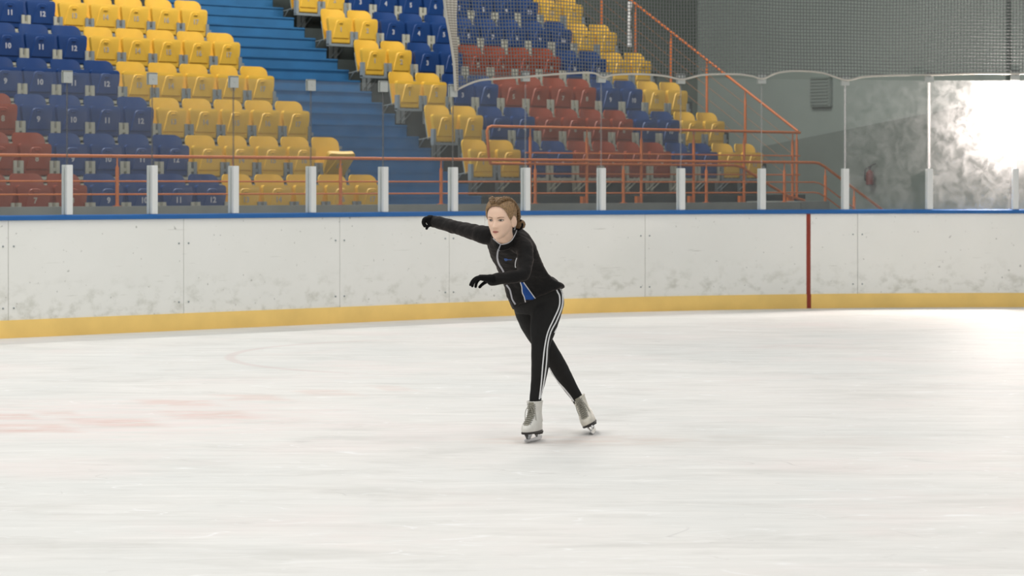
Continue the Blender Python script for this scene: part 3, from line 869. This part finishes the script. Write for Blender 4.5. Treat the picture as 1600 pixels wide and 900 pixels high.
# --- head in its own frame
yaw = math.radians(24); pit = math.radians(3)
Fv = Vector((-math.sin(yaw)*math.cos(pit), -math.cos(yaw)*math.cos(pit), -math.sin(pit)))
Lv = Vector((math.cos(yaw), -math.sin(yaw), 0)); Uv = Fv.cross(Lv).normalized()
if Uv.z < 0: Uv = -Uv
HC = P(783.2, 342.9, 12.58); HS = .945
def hd(x, y, z): return HC + (Lv*x + Fv*y + Uv*z)*HS
HT = [(-.104,.004,.046,.062),(-.102,.013,.068,.040),(-.096,.021,.0765,.014),(-.085,.0325,.0785,-.012),(-.070,.0440,.0790,-.036),(-.050,.0535,.0800,-.062),(-.025,.0640,.0820,-.082),(0,.0685,.082,-.090),(.030,.0705,.083,-.093),(.055,.0685,.078,-.090),(.080,.0585,.062,-.076),(.097,.042,.038,-.052),(.105,.022,.012,-.028),(.107,.004,-.006,-.012)]
HTc = crom(HT, 8)
def gauss(d, s): return math.exp(-.5*(d/s)**2)
def face(x, z):
    d = 0.0
    t = min(1, max(0, (.006 - z)/.042)); 
    if -.052 < z < .03:
        amp = .004 + .015*t if z <= .006 else .004*(1-(z-.006)/.024)
        if z < -.036: amp *= max(0, 1-(-.036-z)/.010)
        d += amp*gauss(x, .0065+.003*t)
    d += .006*gauss(x, .0085)*gauss(z+.034, .007)
    for s in (-1, 1):
        d += .0055*gauss(x-s*.0105, .005)*gauss(z+.0385, .0055)
        d += -.0115*gauss(x-s*.030, .0135)*gauss(z-.000, .0095)
        d += .0035*gauss(x-s*.030, .018)*gauss(z-.017, .006)
        d += .004*gauss(x-s*.036, .016)*gauss(z+.030, .014)
        d += -.003*gauss(x-s*.024, .006)*gauss(z+.058, .008)
    d += .0048*gauss(x, .014)*gauss(z+.0565, .0036) + .0058*gauss(x, .0125)*gauss(z+.0665, .0042)
    d += -.0035*gauss(x, .018)*gauss(z+.0615, .0018) - .003*gauss(x, .016)*gauss(z+.077, .005)
    d += .0055*gauss(x, .013)*gauss(z+.093, .010) - .0012*gauss(x, .003)*gauss(z+.049, .005)
    return d
def head_ring(z, w, yf, yb, n, grow=0.0, feat=True):
    ring = []; cy = (yf+yb)/2; hy = (yf-yb)/2
    for k in range(n):
        a = 2*math.pi*k/n; ca, sa = math.cos(a), math.sin(a)
        e = 2.25 if sa > 0 else 2.0
        x = (w+grow)*math.copysign(abs(ca)**(2/e), ca); y = cy + (hy+grow)*math.copysign(abs(sa)**(2/e), sa)
        if feat and sa > 0: y += face(x, z)*min(1, sa*1.6)
        ring.append((x, y, z))
    return ring
body = MB()
body.rings([[hd(*p) for p in head_ring(z, w, yf, yb, 96)] for z, w, yf, yb in HTc])
# ears
for s in (-1, 1):
    Mx = Matrix((Lv, Fv, Uv)).transposed()
    tilt = Matrix.Rotation(math.radians(-12), 3, 'X') @ Matrix.Rotation(math.radians(22*s), 3, 'Z')
    body.ball(hd(s*.0705, -.012, -.012), (.0075,.0185,.030), 18, 14, Mx @ tilt)
    body.ball(hd(s*.070, -.004, -.034), (.006,.009,.010), 12, 8, Mx)
# neck, trunk, limbs under the clothes
def wtube(m, pts, n=18): 
    R_ = crom([(*p, r) for p, r in pts], 5); m.tube([Vector(q[:3]) for q in R_], [float(q[3]) for q in R_], n, True, True)
wtube(body, [(hd(0,-.018,-.03), .050), (hd(0,-.020,-.075), .048), (P(790.5,377,12.66), .045), (P(796,384,12.84), .040)])
limb(body, [(799,398,12.82,15),(808,412,12.89,17),(819,430,12.96,17),(831,448,13.02,18),(838,462,13.05,20)])
RARM = [(786,371,12.72,14),(770,369,12.74,15.5),(757,367.2,12.76,14.6),(744,363.6,12.81,13.2),(727,359,12.88,11.4),(706,353.6,12.97,10.6),(692,349.6,13.03,9.9),(681,347.2,13.07,9.6)]
LARM = [(806,380,12.66,15),(819,388,12.60,14),(820.6,402,12.56,13),(820,416,12.52,12.2),(817.5,427,12.48,11.2),(810,431,12.46,10.4),(795,433.4,12.44,9.8),(780,435.6,12.42,9.4),(769,437.6,12.41,9.2)]
LLEG = [(856,452,12.99,21),(856,466,12.98,24.5),(854.5,480,12.97,25),(851,500,12.94,22.6),(847.3,520,12.91,19.3),(844.5,541,12.88,14.6),(843.8,558,12.87,13.9),(843.6,575,12.88,13.7),(840.6,597,12.885,11.4),(837.5,615,12.88,9.7),(836.6,627,12.875,9.2)]
RLEG = [(824,456,13.06,20),(823,474,13.08,21.5),(826,490,13.10,20.5),(833,508,13.13,19),(843,527,13.15,17),(855,546,13.17,15.6),(866,563,13.20,14.8),(878,583,13.24,13.6),(890,603,13.27,11.2),(899,617,13.29,9.4),(904,626,13.30,9.0)]
slim = lambda rows, k: [(a, b, Y, r*k) for a, b, Y, r in rows]
limb(body, slim(RARM, .78)); limb(body, slim(LARM, .78)); limb(body, slim(LLEG, .86)); limb(body, slim(RLEG, .86))
limb(body, [(686,348.4,13.06,6.5),(678,346,13.08,6),(673,345,13.09,4.5)]); limb(body, [(774,437,12.41,6.5),(766,436.2,12.40,5.5),(759,435,12.40,3.6)])
bme = remesh(body, 'body', .0031, 1)
bb = bvh_of(bme)
def child(me_or_mb, name, m, parent=root, smooth=True):
    if isinstance(me_or_mb, MB): return me_or_mb.build(name, m, parent, RO, smooth)
    for v in me_or_mb.vertices: v.co -= RO
    me_or_mb.name = name
    return link_mesh(name, me_or_mb, m, parent, smooth, fixn=False)
body_o = child(bme, 'body', M['skin'])
def fcast(x, z):
    h, n, i, d = bb.ray_cast(hd(x, .25, z), -Fv)
    return h, (n if n.dot(Fv) > 0 else -n)
# eyes
for s in (-1, 1):
    ex_, ez = s*.0300, -.0005
    def almond(t, u, hw=.0132, up=.0048, dn=.0036):
        x = ex_ + t*hw; k = 1 - abs(t)**2.2
        return x, ez + .0006*s*t + (up*k*u if u > 0 else dn*k*u)
    m = MB(); nx, nz = 12, 5; g = []
    for i in range(nx+1):
        for j in range(nz):
            t = -1 + 2*i/nx; u = -1 + 2*j/(nz-1); x, z = almond(t, u); h, n = fcast(x, z)
            bul = .0022*(1-t*t)*(1-.5*u*u) + .0006
            m.v.append(h + Fv*bul)
    for i in range(nx):
        for j in range(nz-1):
            a = i*nz+j; m.f.append((a, a+1, a+nz+1, a+nz))
    e = child(m, 'eye', M['eye_white']); tag(e, 'open grey eye')
    m = MB(); ctr, n = fcast(ex_ - .0016, ez+.0004); ring = []
    for k in range(18):
        a = 2*math.pi*k/18; x = ex_ - .0016 + .0052*math.cos(a); z = ez + .0004 + max(-.0034, min(.0042, .0052*math.sin(a)))
        h, n = fcast(x, z); ring.append(h + Fv*.0033)
    m.add(ring + [ctr + Fv*.0042], [(k, (k+1) % 18, 18) for k in range(18)]); child(m, 'iris', M['iris'], e)
    m = MB(); pts = []
    for i in range(13):
        t = -1.06 + 2.12*i/12; x, z = almond(max(-1, min(1, t)), 1); x = ex_ + t*.0132
        h, n = fcast(x, z); pts.append(h + Fv*.0018)
    m.tube(pts, [.0004]+[.0013]*11+[.0005], 6); child(m, 'upper_lash', M['lash'], e)
    m = MB(); pts = []
    for i in range(11):
        t = -.9 + 1.8*i/10; x, z = almond(t, -1); h, n = fcast(x, z-.0004); pts.append(h + Fv*.0012)
    m.tube(pts, .0006, 6); child(m, 'lower_lash', M['lash'], e)
    m = MB(); pts = []; rr = []
    for i in range(12):
        t = i/11; x = s*(.0145 + .033*t); z = .0125 + .0065*math.sin(t*2.0) - .003*t
        h, n = fcast(x, z); pts.append(h + n*.0005); rr.append(.0019*(1-.75*t**2) + .0003)
    m.tube(pts, rr, 6); child(m, 'eyebrow', M['brow'])
# lips
for nm, zc_, amp, hw in (('upper_lip', -.0580, .0028, .0205), ('lower_lip', -.0655, .0034, .0180)):
    m = MB(); nx, nz = 14, 5
    for i in range(nx+1):
        for j in range(nz):
            t = -1 + 2*i/nx; u = -1 + 2*j/(nz-1); k = max(0, 1-abs(t)**1.9)
            bow = -.0010*math.exp(-(t/.16)**2) if (nm == 'upper_lip' and u > 0) else 0
            base = -.0618 if nm == 'upper_lip' else -.0622
            z = zc_*k + base*(1-k) + amp*u*k + bow*max(0, u); h, n = fcast(t*hw, z); m.v.append(h + n*.0007)
    for i in range(nx):
        for j in range(nz-1):
            a = i*nz+j; m.f.append((a, a+1, a+nz+1, a+nz))
    tag(child(m, 'lip', M['lips']), nm.replace('_', ' '))
m = MB(); m.tube([fcast(x, -.0617)[0] + Fv*.0004 for x in np.linspace(-.017, .017, 11)], [.0003]+[.0009]*9+[.0003], 6); child(m, 'mouth_line', M['lash'])
# hair cap
hair = MB(); n = 200; rows = [(z, w, yf, yb) for z, w, yf, yb in crom(HT, 14) if z > -.075]
def hairline(y, x=0.0):
    a = math.atan2(abs(x), y)
    return float(np.interp(a, [0,.35,.6,.75,.9,1.05,1.2,1.35,1.5,1.75,1.95,2.15,3.15], [.080,.076,.061,.044,.022,.006,-.004,.003,.016,.022,.0,-.045,-.062]))
grid = []
for z, w, yf, yb in rows:
    g = .007 + .006*min(1, max(0, (z-.02)/.06)); r0 = head_ring(z + g*max(0, (z-.05)/.06)*1.0, w, yf, yb, n, g, False)
    grid.append(r0)
idx = {}
def hv(i, k, inner):
    key = (i, k, inner)
    if key not in idx:
        x, y, z = grid[i][k]; hl = hairline(y, x); z = max(z, hl)
        dz = z - hl; tuck = max(0, 1 - max(0, dz)/.012)
        gr_ = (-.010 if inner else 0) - .006*tuck
        c = Vector((0, -.005, min(z, .06))); d = Vector((x, y, z)) - c; d2 = d.normalized()
        ang = math.atan2(x, y); ridge = 0 if inner else .0016*math.sin(ang*34 + 6*z/.1)*min(1, dz/.03)
        q = Vector((x, y, z)) + d2*(gr_ + ridge); hair.v.append(hd(*q)); idx[key] = len(hair.v)-1
    return idx[key]
for inner in (False, True):
    for i in range(len(grid)-1):
        for k in range(n):
            k2 = (k+1) % n; quad = [(i,k),(i,k2),(i+1,k2),(i+1,k)]
            if sum(grid[a][b_][2] >= hairline(grid[a][b_][1], grid[a][b_][0]) for a, b_ in quad) >= 2:
                vs = [hv(a, b_, inner) for a, b_ in quad]; hair.f.append(tuple(vs if not inner else reversed(vs)))
hair.f.append(tuple(hv(len(grid)-1, k, False) for k in range(n)))
hair_o = child(hair, 'hair', M['hair'])
# braids and bun
def braid(pts, r, name, m_):
    pts = crom(pts, 10); L_ = 0; m = MB()
    acc = [0]
    for a, b_ in zip(pts[:-1], pts[1:]): acc.append(acc[-1] + float(np.linalg.norm(b_-a)))
    for ph in range(3):
        line_ = []; rad = []
        for p, l in zip(pts, acc):
            p = Vector(p); out = (p - Vector((0,-.01,.03))).normalized(); tan = Vector((0,1,.2)); side = tan.cross(out).normalized()
            a = l/.0085 + ph*2*math.pi/3
            line_.append(hd(*(p + side*r*.85*math.sin(a) + out*r*.45*math.sin(2*a)))); rad.append(r*.62)
        m.tube(line_, rad, 7, True, True)
    child(m, name, m_, hair_o)
for s in (-1, 1):
    braid([(s*.012,.070,.092),(s*.030,.050,.110),(s*.046,.018,.113),(s*.062,-.022,.094),(s*.073,-.055,.052),(s*.066,-.085,.008),(s*.045,-.105,-.022)], .0115, 'braid', M['hair_dark'])
m = MB(); m.ball(hd(.058,-.118,-.034), (.028,.026,.026), 18, 12)
for k in range(9):
    a = k*.7; m.ball(hd(.058+.017*math.cos(a),-.118+.012*math.sin(a*1.7),-.034+.016*math.sin(a)), (.014,.012,.012), 10, 8)
tag(child(m, 'bun', M['hair_dark'], hair_o), 'low hair bun')
m = MB(); m.tube([hd(.050+.026*math.cos(a), -.104, -.034+.026*math.sin(a)) for a in np.linspace(0, 2*math.pi, 24, endpoint=False)], .0075, 8, closed=True); tag(child(m, 'scrunchie', M['glove'], hair_o), 'black scrunchie')
m = MB()
for k in range(16):
    a = random.uniform(-1.6, 1.6); base = Vector((.06*math.sin(a), .03*math.cos(a)+.01, .105)); 
    d = Vector((random.uniform(-.4,.4), random.uniform(-.5,.3), 1)).normalized()
    l = random.uniform(.014, .028)
    m.tube([hd(*(base - d*.006)), hd(*(base + d*l*.6)), hd(*(base + d*l + Vector((random.uniform(-.006,.006), -.006, 0))))], [.0008,.0006,.0003], 4)
for k in range(4):
    z = .03 - .013*k; m.tube([hd(-.072,.02,z+.02), hd(-.083,.03,z), hd(-.086,.028,z-.02)], [.0004,.0003,.0002], 4)
    m.tube([hd(.063,.03,z+.02), hd(.068,.026,z), hd(.070,.018,z-.02)], [.0005,.0004,.0002], 4)
child(m, 'stray_strands', M['hair'], hair_o)
m = MB(); m.tube([hd(.077+.0008*math.sin(a), -.004+.006*math.cos(a), -.047+.010*math.sin(a)) for a in np.linspace(0, 2*math.pi, 20, endpoint=False)], .0009, 6, closed=True); tag(child(m, 'earring', M['steel']), 'thin silver hoop')

# --- jacket
jk = MB()
TS = [(357,777,815,12.80,.070,0),(364,768,824,12.78,.090,0),(374,763,831,12.755,.132,0),(384,761.5,837,12.75,.152,0),(400,766.5,843.5,12.79,.140,0),(416,774.5,850,12.85,.112,0),(430,780.5,859,12.90,.112,.5),(440,785.5,868,12.94,.114,3),(449,790,877,12.97,.120,8),(457,794.5,880.5,12.985,.124,13),(463,799,882,12.99,.126,17),(466,801,882,13.0,.125,18)]
TC = crom(TS, 5); rs = []
for y, xl, xr, Y, hdp, tl in TC:
    cx = (xl+xr)/2; hw = (xr-xl)/2*Y/F; c = P(cx, y, Y)
    A = Vector((hw, -.25*hw, tl*Y/F)); B = Vector((0, hdp, -hdp*.12))
    rs.append(ellipse_ring(c, A, B, 40, 2.3))
jk.rings(rs)
limb(jk, RARM); limb(jk, LARM)
# cuff ends, standing collar
wtube(jk, [(P(682,347.3,13.068), .0325), (P(678.5,346.4,13.08), .0325)])
jme = remesh(jk, 'jacket', .0048, 5, lambda co: .0035*noise.noise(co*22) + .0022*noise.noise(Vector((co.x*30, co.y*30, co.z*60))))
jb = bvh_of(jme)
jo = child(jme, 'jacket', M['fleece'])
# collar: open stand collar round the neck
cpts = [(770.4,372.6,12.645),(775.6,377.2,12.605),(782.4,381.6,12.585),(791.6,380.4,12.585),(798.7,376.2,12.59),(803.5,369,12.61),(807,361,12.645),(808,354,12.69),(799,350,12.75),(786,351,12.76),(775,356,12.73),(769,365,12.67)]
top = crom([(*P(a, b, Y),) for a, b, Y in cpts] + [(*P(*cpts[0]),)], 5)[:-1]
cm = MB(); ncen = Vector(P(789, 372, 12.655)); rs = []
for p in top:
    p = Vector(p); out = Vector((p.x-ncen.x, p.y-ncen.y, 0)).normalized()
    rs.append([p, p + out*.004 + Vector((0,0,-.003)), p + out*.007 + Vector((0,.010,-.030)), p - out*.003 + Vector((0,.012,-.035)), p - out*.004 + Vector((0,0,-.010))])
cm.rings(rs, closed=True); child(cm, 'collar', M['fleece'], jo)
pm = MB(); pm.tube([Vector(p) + Vector((0,-.003,.000)) for p in top[:33]], .0024, 6); child(pm, 'collar_piping', M['piping'], jo)
for poly, hw, nm, mt in (
    ([(782.4,382.5),(778.4,391.6),(777.2,402),(779.6,412),(784.2,419.5),(787,425)], 1.25, 'zip', 'zip'),
    ([(791.4,445),(796.6,452),(798.8,460),(800.8,468),(805.5,475.5)], 1.1, 'zip', 'zip'),
    ([(812.9,441),(815.2,448),(816.2,457),(819.2,464),(821,472),(822.4,479)], .75, 'piping', 'piping'),
    ([(818.2,441),(826,452),(834,463),(840.5,471)], .7, 'piping', 'piping'),
    ([(807.6,402.5),(805.8,408),(805,415),(806,418)], .7, 'piping', 'piping'),
    ([(760.8,383),(761.6,388),(763.4,392)], .7, 'piping', 'piping')):
    child(ribbon(jb, poly, hw), nm, M[mt], jo)
m = MB(); m.tube([P(782.2,382.2,12.574), P(780.4,386.5,12.566), P(778.6,391.5,12.570), P(777.9,395,12.60)], .0032, 6, True, True); child(m, 'zip', M['zip'], jo)
m = MB(); h, n_ = cast(jb, 781.8, 384)
if h is not None:
    h2, n2 = cast(jb, 781.0, 390); m.tube([h + n_*.006, h2 + n2*.006], [.0022,.0034], 6, True, True); child(m, 'zip_pull', M['zip'], jo)
child(patch(jb, [(813.3,440.6),(818,440.9),(829.5,456.5),(840.4,471.2),(833,477.4),(822.6,479.4),(819.4,465),(816.4,456)]), 'side_panel', M['blue_panel'], jo)
child(ribbon(jb, [(788.4,403.6),(789.2,406.4),(791.2,406.9),(792.6,405.2),(790.4,404.4),(789.2,405.4)], .62, .0012), 'chest_mark', M['logo'], jo)
child(ribbon(jb, [(793.4,406.2),(795.2,405.4),(797.4,405.9),(799.4,405.3)], .42, .0012), 'chest_mark', M['logo'], jo)

# --- leggings
lg = MB()
limb(lg, LLEG, 22); limb(lg, RLEG, 22)
rs = []
for y, xl, xr, Y, hdp in crom([(444,800,872,12.98,.10),(456,797,878.5,13.01,.118),(468,798,881,13.02,.122),(480,801,880,13.02,.112),(490,806,876,13.03,.095)], 4):
    c = P((xl+xr)/2, y, Y); hw = (xr-xl)/2*Y/F; rs.append(ellipse_ring(c, Vector((hw,-.2*hw,0)), Vector((0,hdp,0)), 32, 2.2))
lg.rings(rs)
lme = remesh(lg, 'leggings', .0045, 3, lambda co: .0016*noise.noise(co*25))
lb = bvh_of(lme)
lo_ = child(lme, 'leggings', M['legging'])
S1 = [(868,449),(871,456),(874.2,463.3),(873.6,478.9),(865,498.9),(856,518.9),(851.2,541),(848.2,567.8),(845.8,596.7),(842.6,624)]
S2 = [(871.5,444),(876,452),(878.8,461),(878,478.9),(869.6,501),(860.4,519),(855.4,541),(853.6,567.8),(849.8,596.7),(845,622)]
S3 = [(874.5,443),(880,450),(883,462),(882.4,478),(875.4,502),(866,520),(857.2,541),(856.6,560),(852.8,596),(847,620)]
S4 = [(857.9,574.5),(862,582),(866.9,590),(873,598),(880.2,605.6),(886,612.5),(891.2,619),(896.5,627)]
S5 = [(857.6,579),(861,586),(866,594),(873,602.5),(880,610),(886,617),(891,623.5)]
# the stripes run up on to the trouser top, partly over the jacket's lower edge
for poly, q in ((S1, .95), (S2, .9), (S3[:6], .6)): child(ribbon(lb, poly, q, wrap=12.9), 'side_stripe', M['white_stripe'], lo_)
for poly in (S4, S5): child(ribbon(lb, poly, .95, wrap=13.18), 'side_stripe', M['white_stripe'], lo_)

# --- gloves
def finger(m, rows, r):
    R_ = crom([(*P(a, b, Y),) for a, b, Y in rows], 5); k = len(R_)
    m.tube([Vector(q) for q in R_], [r*(1-.22*i/(k-1)) for i in range(k)], 10, True, True)
g1 = MB()   # the hand in front of the body
Yh = 12.40
limb(g1, [(774,436.6,Yh+.01,7.6),(766,436,Yh,7.8)], 14)
pr_ = []
for px, py, hw, hh in ((770,436.4,.028,.024),(764,435.6,.032,.021),(757,434.6,.038,.018),(751,433.8,.040,.0155),(748.5,434,.036,.012)):
    pr_.append(ellipse_ring(P(px, py, Yh), Vector((0,hw,0)), Vector((-.004,0,hh)), 20, 2.4))
g1.rings(pr_)
for rows, r in (([(753,433,Yh-.030),(746.5,434.6,Yh-.034),(742,438.2,Yh-.036),(739.2,443,Yh-.036)], .0088),
                ([(753,432.6,Yh-.011),(744.6,434,Yh-.012),(738.6,438.6,Yh-.013),(735,445,Yh-.013)], .0094),
                ([(753,433,Yh+.010),(745,435.6,Yh+.011),(740.2,440.6,Yh+.012),(738,447,Yh+.012)], .0094),
                ([(753,434,Yh+.030),(747.5,437.6,Yh+.033),(744.4,442.4,Yh+.034),(743.2,448,Yh+.034)], .0092),
                ([(763,438.5,Yh+.022),(757.5,441.6,Yh+.036),(753,444.8,Yh+.034),(749.6,448.4,Yh+.028)], .0100)):
    finger(g1, rows, r)
tag(child(remesh(g1, 'glove', .0026, 2), 'glove', M['glove']), 'black glove on the lowered hand')
g2 = MB()   # the far stretched hand, wrist bent down
Yr = 13.09
limb(g2, [(686,348.2,13.06,8.6),(679,346.4,13.08,9.0)], 14)
pr_ = []
for px, py, a, b_ in ((681,346.6,.030,.029),(676,345,.034,.030),(671,344,.037,.027),(667.5,344.6,.036,.022),(665.6,345.6,.030,.015)):
    pr_.append(ellipse_ring(P(px, py, Yr), Vector((0,a,0)), Vector((-.004,0,b_)), 20, 2.4))
g2.rings(pr_)
for rows, r in (([(671,341,Yr-.030),(664.6,342.6,Yr-.034),(662.4,347.6,Yr-.034),(664.6,352.6,Yr-.030)], .0096),
                ([(671,340,Yr-.010),(663.4,341.8,Yr-.011),(661,347.6,Yr-.010),(663.4,353.4,Yr-.006)], .0100),
                ([(671,340.4,Yr+.011),(663.8,342.6,Yr+.012),(661.6,348,Yr+.013),(664,353.2,Yr+.016)], .0100),
                ([(671,341.4,Yr+.030),(665,343.8,Yr+.034),(663.4,348.6,Yr+.034),(665.6,352.6,Yr+.034)], .0094),
                ([(678,350.2,Yr-.018),(672.4,351.6,Yr-.026),(668.4,353.6,Yr-.024),(666.6,357.0,Yr-.018)], .0100)):
    finger(g2, rows, r)
tag(child(remesh(g2, 'glove', .0026, 2), 'glove', M['glove']), 'black glove on the stretched hand')

# --- ice skates
def skate(origin, d, up, leather, lab, loop):
    d = Vector(d).normalized(); up = Vector(up).normalized(); sd = d.cross(up).normalized(); up = sd.cross(d).normalized()
    T = lambda p: origin + sd*p[0] + d*p[1] + up*p[2]
    bt = MB()
    secs = [(.056,-.100,.130,.036),(.062,-.104,.137,.0395),(.078,-.104,.136,.0405),(.094,-.102,.118,.040),(.110,-.098,.086,.0375),(.126,-.093,.058,.0345),(.142,-.089,.040,.0325),(.160,-.088,.030,.0325),(.180,-.089,.027,.0345),(.198,-.090,.028,.0365),(.204,-.089,.027,.0365)]
    rs = []
    for z, yb, yf, hw in crom(secs, 4):
        ring = []
        for k in range(40):
            a = 2*math.pi*k/40; ca, sa = math.cos(a), math.sin(a); e = 2.3
            t = .5+.5*sa; w_ = hw*(.86 + .14*math.sin(min(1, max(0, (t-.1)/.6))*math.pi/2)) if z < .1 else hw
            ring.append(Vector((w_*math.copysign(abs(ca)**(2/e), ca), (yf+yb)/2 + (yf-yb)/2*math.copysign(abs(sa)**(2/e), sa), z)))
        rs.append(ring)
    bt.rings(rs)
    # rolled top edge
    bt.tube([Vector((.0365*math.cos(a), -.031+.058*math.sin(a), .205)) for a in np.linspace(0, 2*math.pi, 28, endpoint=False)], .0045, 8, closed=True)
    # toe cap seam
    bv = BVHTree.FromPolygons(bt.v, bt.f)
    def srf(x, z, off=.0):
        h, n, i, q_ = bv.ray_cast(Vector((x, .4, z)), Vector((0,-1,0)))
        if h is None: return None
        if n.y < 0: n = -n
        return h + n*off
    def conv(m): 
        m.v = [T(v) for v in m.v]; return m
    so = child(conv(bt), 'ice_skate', leather); tag(so, lab)
    # tongue and lacing
    zz = [.098,.106,.115,.125,.136,.148,.160,.172,.184,.195]
    tg = MB(); rows_ = []
    for z in np.linspace(.093, .207, 16):
        r_ = [srf(x, min(z,.2035), .0018) for x in (-.013,-.006,0,.006,.013)]
        if all(q_ is not None for q_ in r_): rows_.append([q_ + Vector((0,0,z-min(z,.2035))) for q_ in r_])
    tg.rings([r_ + [q_ - Vector((0,.006,0)) for q_ in reversed(r_)] for r_ in rows_]); child(conv(tg), 'tongue', M['tongue'], so)
    lc = MB(); ey = MB()
    for i, z in enumerate(zz):
        for s in (-1, 1):
            q_ = srf(s*.0185, z, .002)
            if q_ is not None: ey.ball(q_, .0032, 8, 6)
            if i+1 < len(zz):
                pts = [srf(s*.0185*(1-2*t), z+(zz[i+1]-z)*t, .0042 + .002*math.sin(t*math.pi)*(1 if s > 0 else .3)) for t in np.linspace(0, 1, 7)]
                if all(q2 is not None for q2 in pts): lc.tube(pts, .0021, 6)
    # bow loops hanging down
    for s in (-1, 1):
        b0_ = srf(0, .186, .006)
        lc.tube([Vector(q_) for q_ in crom([tuple(b0_), tuple(b0_ + Vector((s*.014,.010,-.004))), tuple(b0_ + Vector((s*.027,.012,-.030))), tuple(b0_ + Vector((s*.030,.010,-loop))), tuple(b0_ + Vector((s*.022,.013,-loop*.9))), tuple(b0_ + Vector((s*.012,.013,-.03))), tuple(b0_ + Vector((0,.004,-.004)))], 6)], .0020, 6)
    child(conv(lc), 'lace', M['lace'], so); child(conv(ey), 'eyelets', M['steel'], so)
    # sole, heel, blade
    sl_ = MB()
    def outline(z, g): return [Vector(((.0375+g)*math.copysign(abs(math.cos(a))**.87, math.cos(a))*(.86+.14*math.sin(min(1,max(0,(.5+.5*math.sin(a)-.1)/.6))*math.pi/2)), .016+(.119+g)*math.copysign(abs(math.sin(a))**.87, math.sin(a)), z)) for a in np.linspace(0, 2*math.pi, 40, endpoint=False)]
    sl_.rings([outline(.0480, .001), outline(.0500, .003), outline(.0570, .003), outline(.0590, .001)]); child(conv(sl_), 'sole', M['sole'], so)
    hl = MB(); hl.rings([[Vector(((.030-k_)*math.copysign(abs(math.cos(a))**.8, math.cos(a)), -.068+(.034-k_)*math.copysign(abs(math.sin(a))**.8, math.sin(a)), z)) for a in np.linspace(0, 2*math.pi, 24, endpoint=False)] for z, k_ in ((.034,.004),(.0485,0))])
    child(conv(hl), 'heel', M['sole'], so)
    bl = MB(); prof = [(-.135,.012),(-.128,.003),(-.09,.0006),(0,0),(.08,.0006),(.115,.004),(.128,.010),(.139,.012),(.142,.020),(.137,.026),(.10,.021),(0,.019),(-.09,.020),(-.132,.020)]
    bl.rings([[Vector((-.0021,y,z)) for y, z in prof], [Vector((.0021,y,z)) for y, z in prof]])
    for ya, yb_ in ((.060,.100),(-.088,-.050)):
        for sx in (-1, 1):
            bl.rings([[Vector((x_, y_, .018)) for x_, y_ in ((sx*.0021-.0015,ya),(sx*.0021+.0015,ya),(sx*.0021+.0015,yb_),(sx*.0021-.0015,yb_))], [Vector((x_, y_, .0485)) for x_, y_ in ((sx*.014-.002,ya-.01),(sx*.014+.002,ya-.01),(sx*.014+.002,yb_+.01),(sx*.014-.002,yb_+.01))]])
    zt_ = .0340
    child(conv(bl), 'blade', M['steel'], so, False)
    return so
skate(Vector((.112, 12.852, 0)), (-.33,-.944,0), (-.02,0,1), M['boot'], 'white skate on the front foot', .085)
skate(Vector((.442, 13.285, .004)), (-.10,-.995,-.0), (-.44,.0,.90), M['boot_worn'], 'scuffed white skate on the tilted rear foot', .10)
#ENDP

# ------------------------------------------------------------------ light, camera
def area(name, loc, sx, sy, power, col=(1,1,1), rot=(0,0,0)):
    l = bpy.data.lights.new(name, 'AREA'); l.shape = 'RECTANGLE'; l.size = sx; l.size_y = sy; l.energy = power; l.color = col
    o = bpy.data.objects.new(name, l); C.objects.link(o); o.location = loc; o.rotation_euler = rot
    return o
for i, x in enumerate((-8, -2, 4)):
    for j, y in enumerate((-5, 3, 10.5, 18)):
        area('ceiling_lamp', (x, y, 8.5), 1.2, 4.0, (172, 172, 118)[i] * (.8 if j == 0 else 1), (1, .975, .94))
for u in (-5, 0, 5):
    p = W(u, 1.5, 8.8); area('stand_lamp', tuple(p), 2.4, .6, 320, (1,.97,.93), (0,0,.713))
w = bpy.data.worlds.new('hall air'); SC.world = w; w.use_nodes = True
bg = w.node_tree.nodes['Background']; bg.inputs[0].default_value = (.93,.97,1,1); bg.inputs[1].default_value = .42
cam = bpy.data.cameras.new('camera'); co = bpy.data.objects.new('camera', cam); C.objects.link(co)
co.location = (0,0,H); co.rotation_euler = (math.radians(90),0,0)
cam.sensor_width = 36; cam.lens = F/1600*36; cam.shift_y = (YH-450)/1600; cam.clip_end = 200
cam.dof.use_dof = True; cam.dof.focus_distance = 12.85; cam.dof.aperture_fstop = 6.5
SC.camera = co
SC.view_settings.view_transform = 'Standard'; SC.view_settings.look = 'None'; SC.view_settings.gamma = 1; SC.view_settings.use_curve_mapping = False
SC.view_settings.exposure = 0.0
SC.cycles.transparent_max_bounces = 24
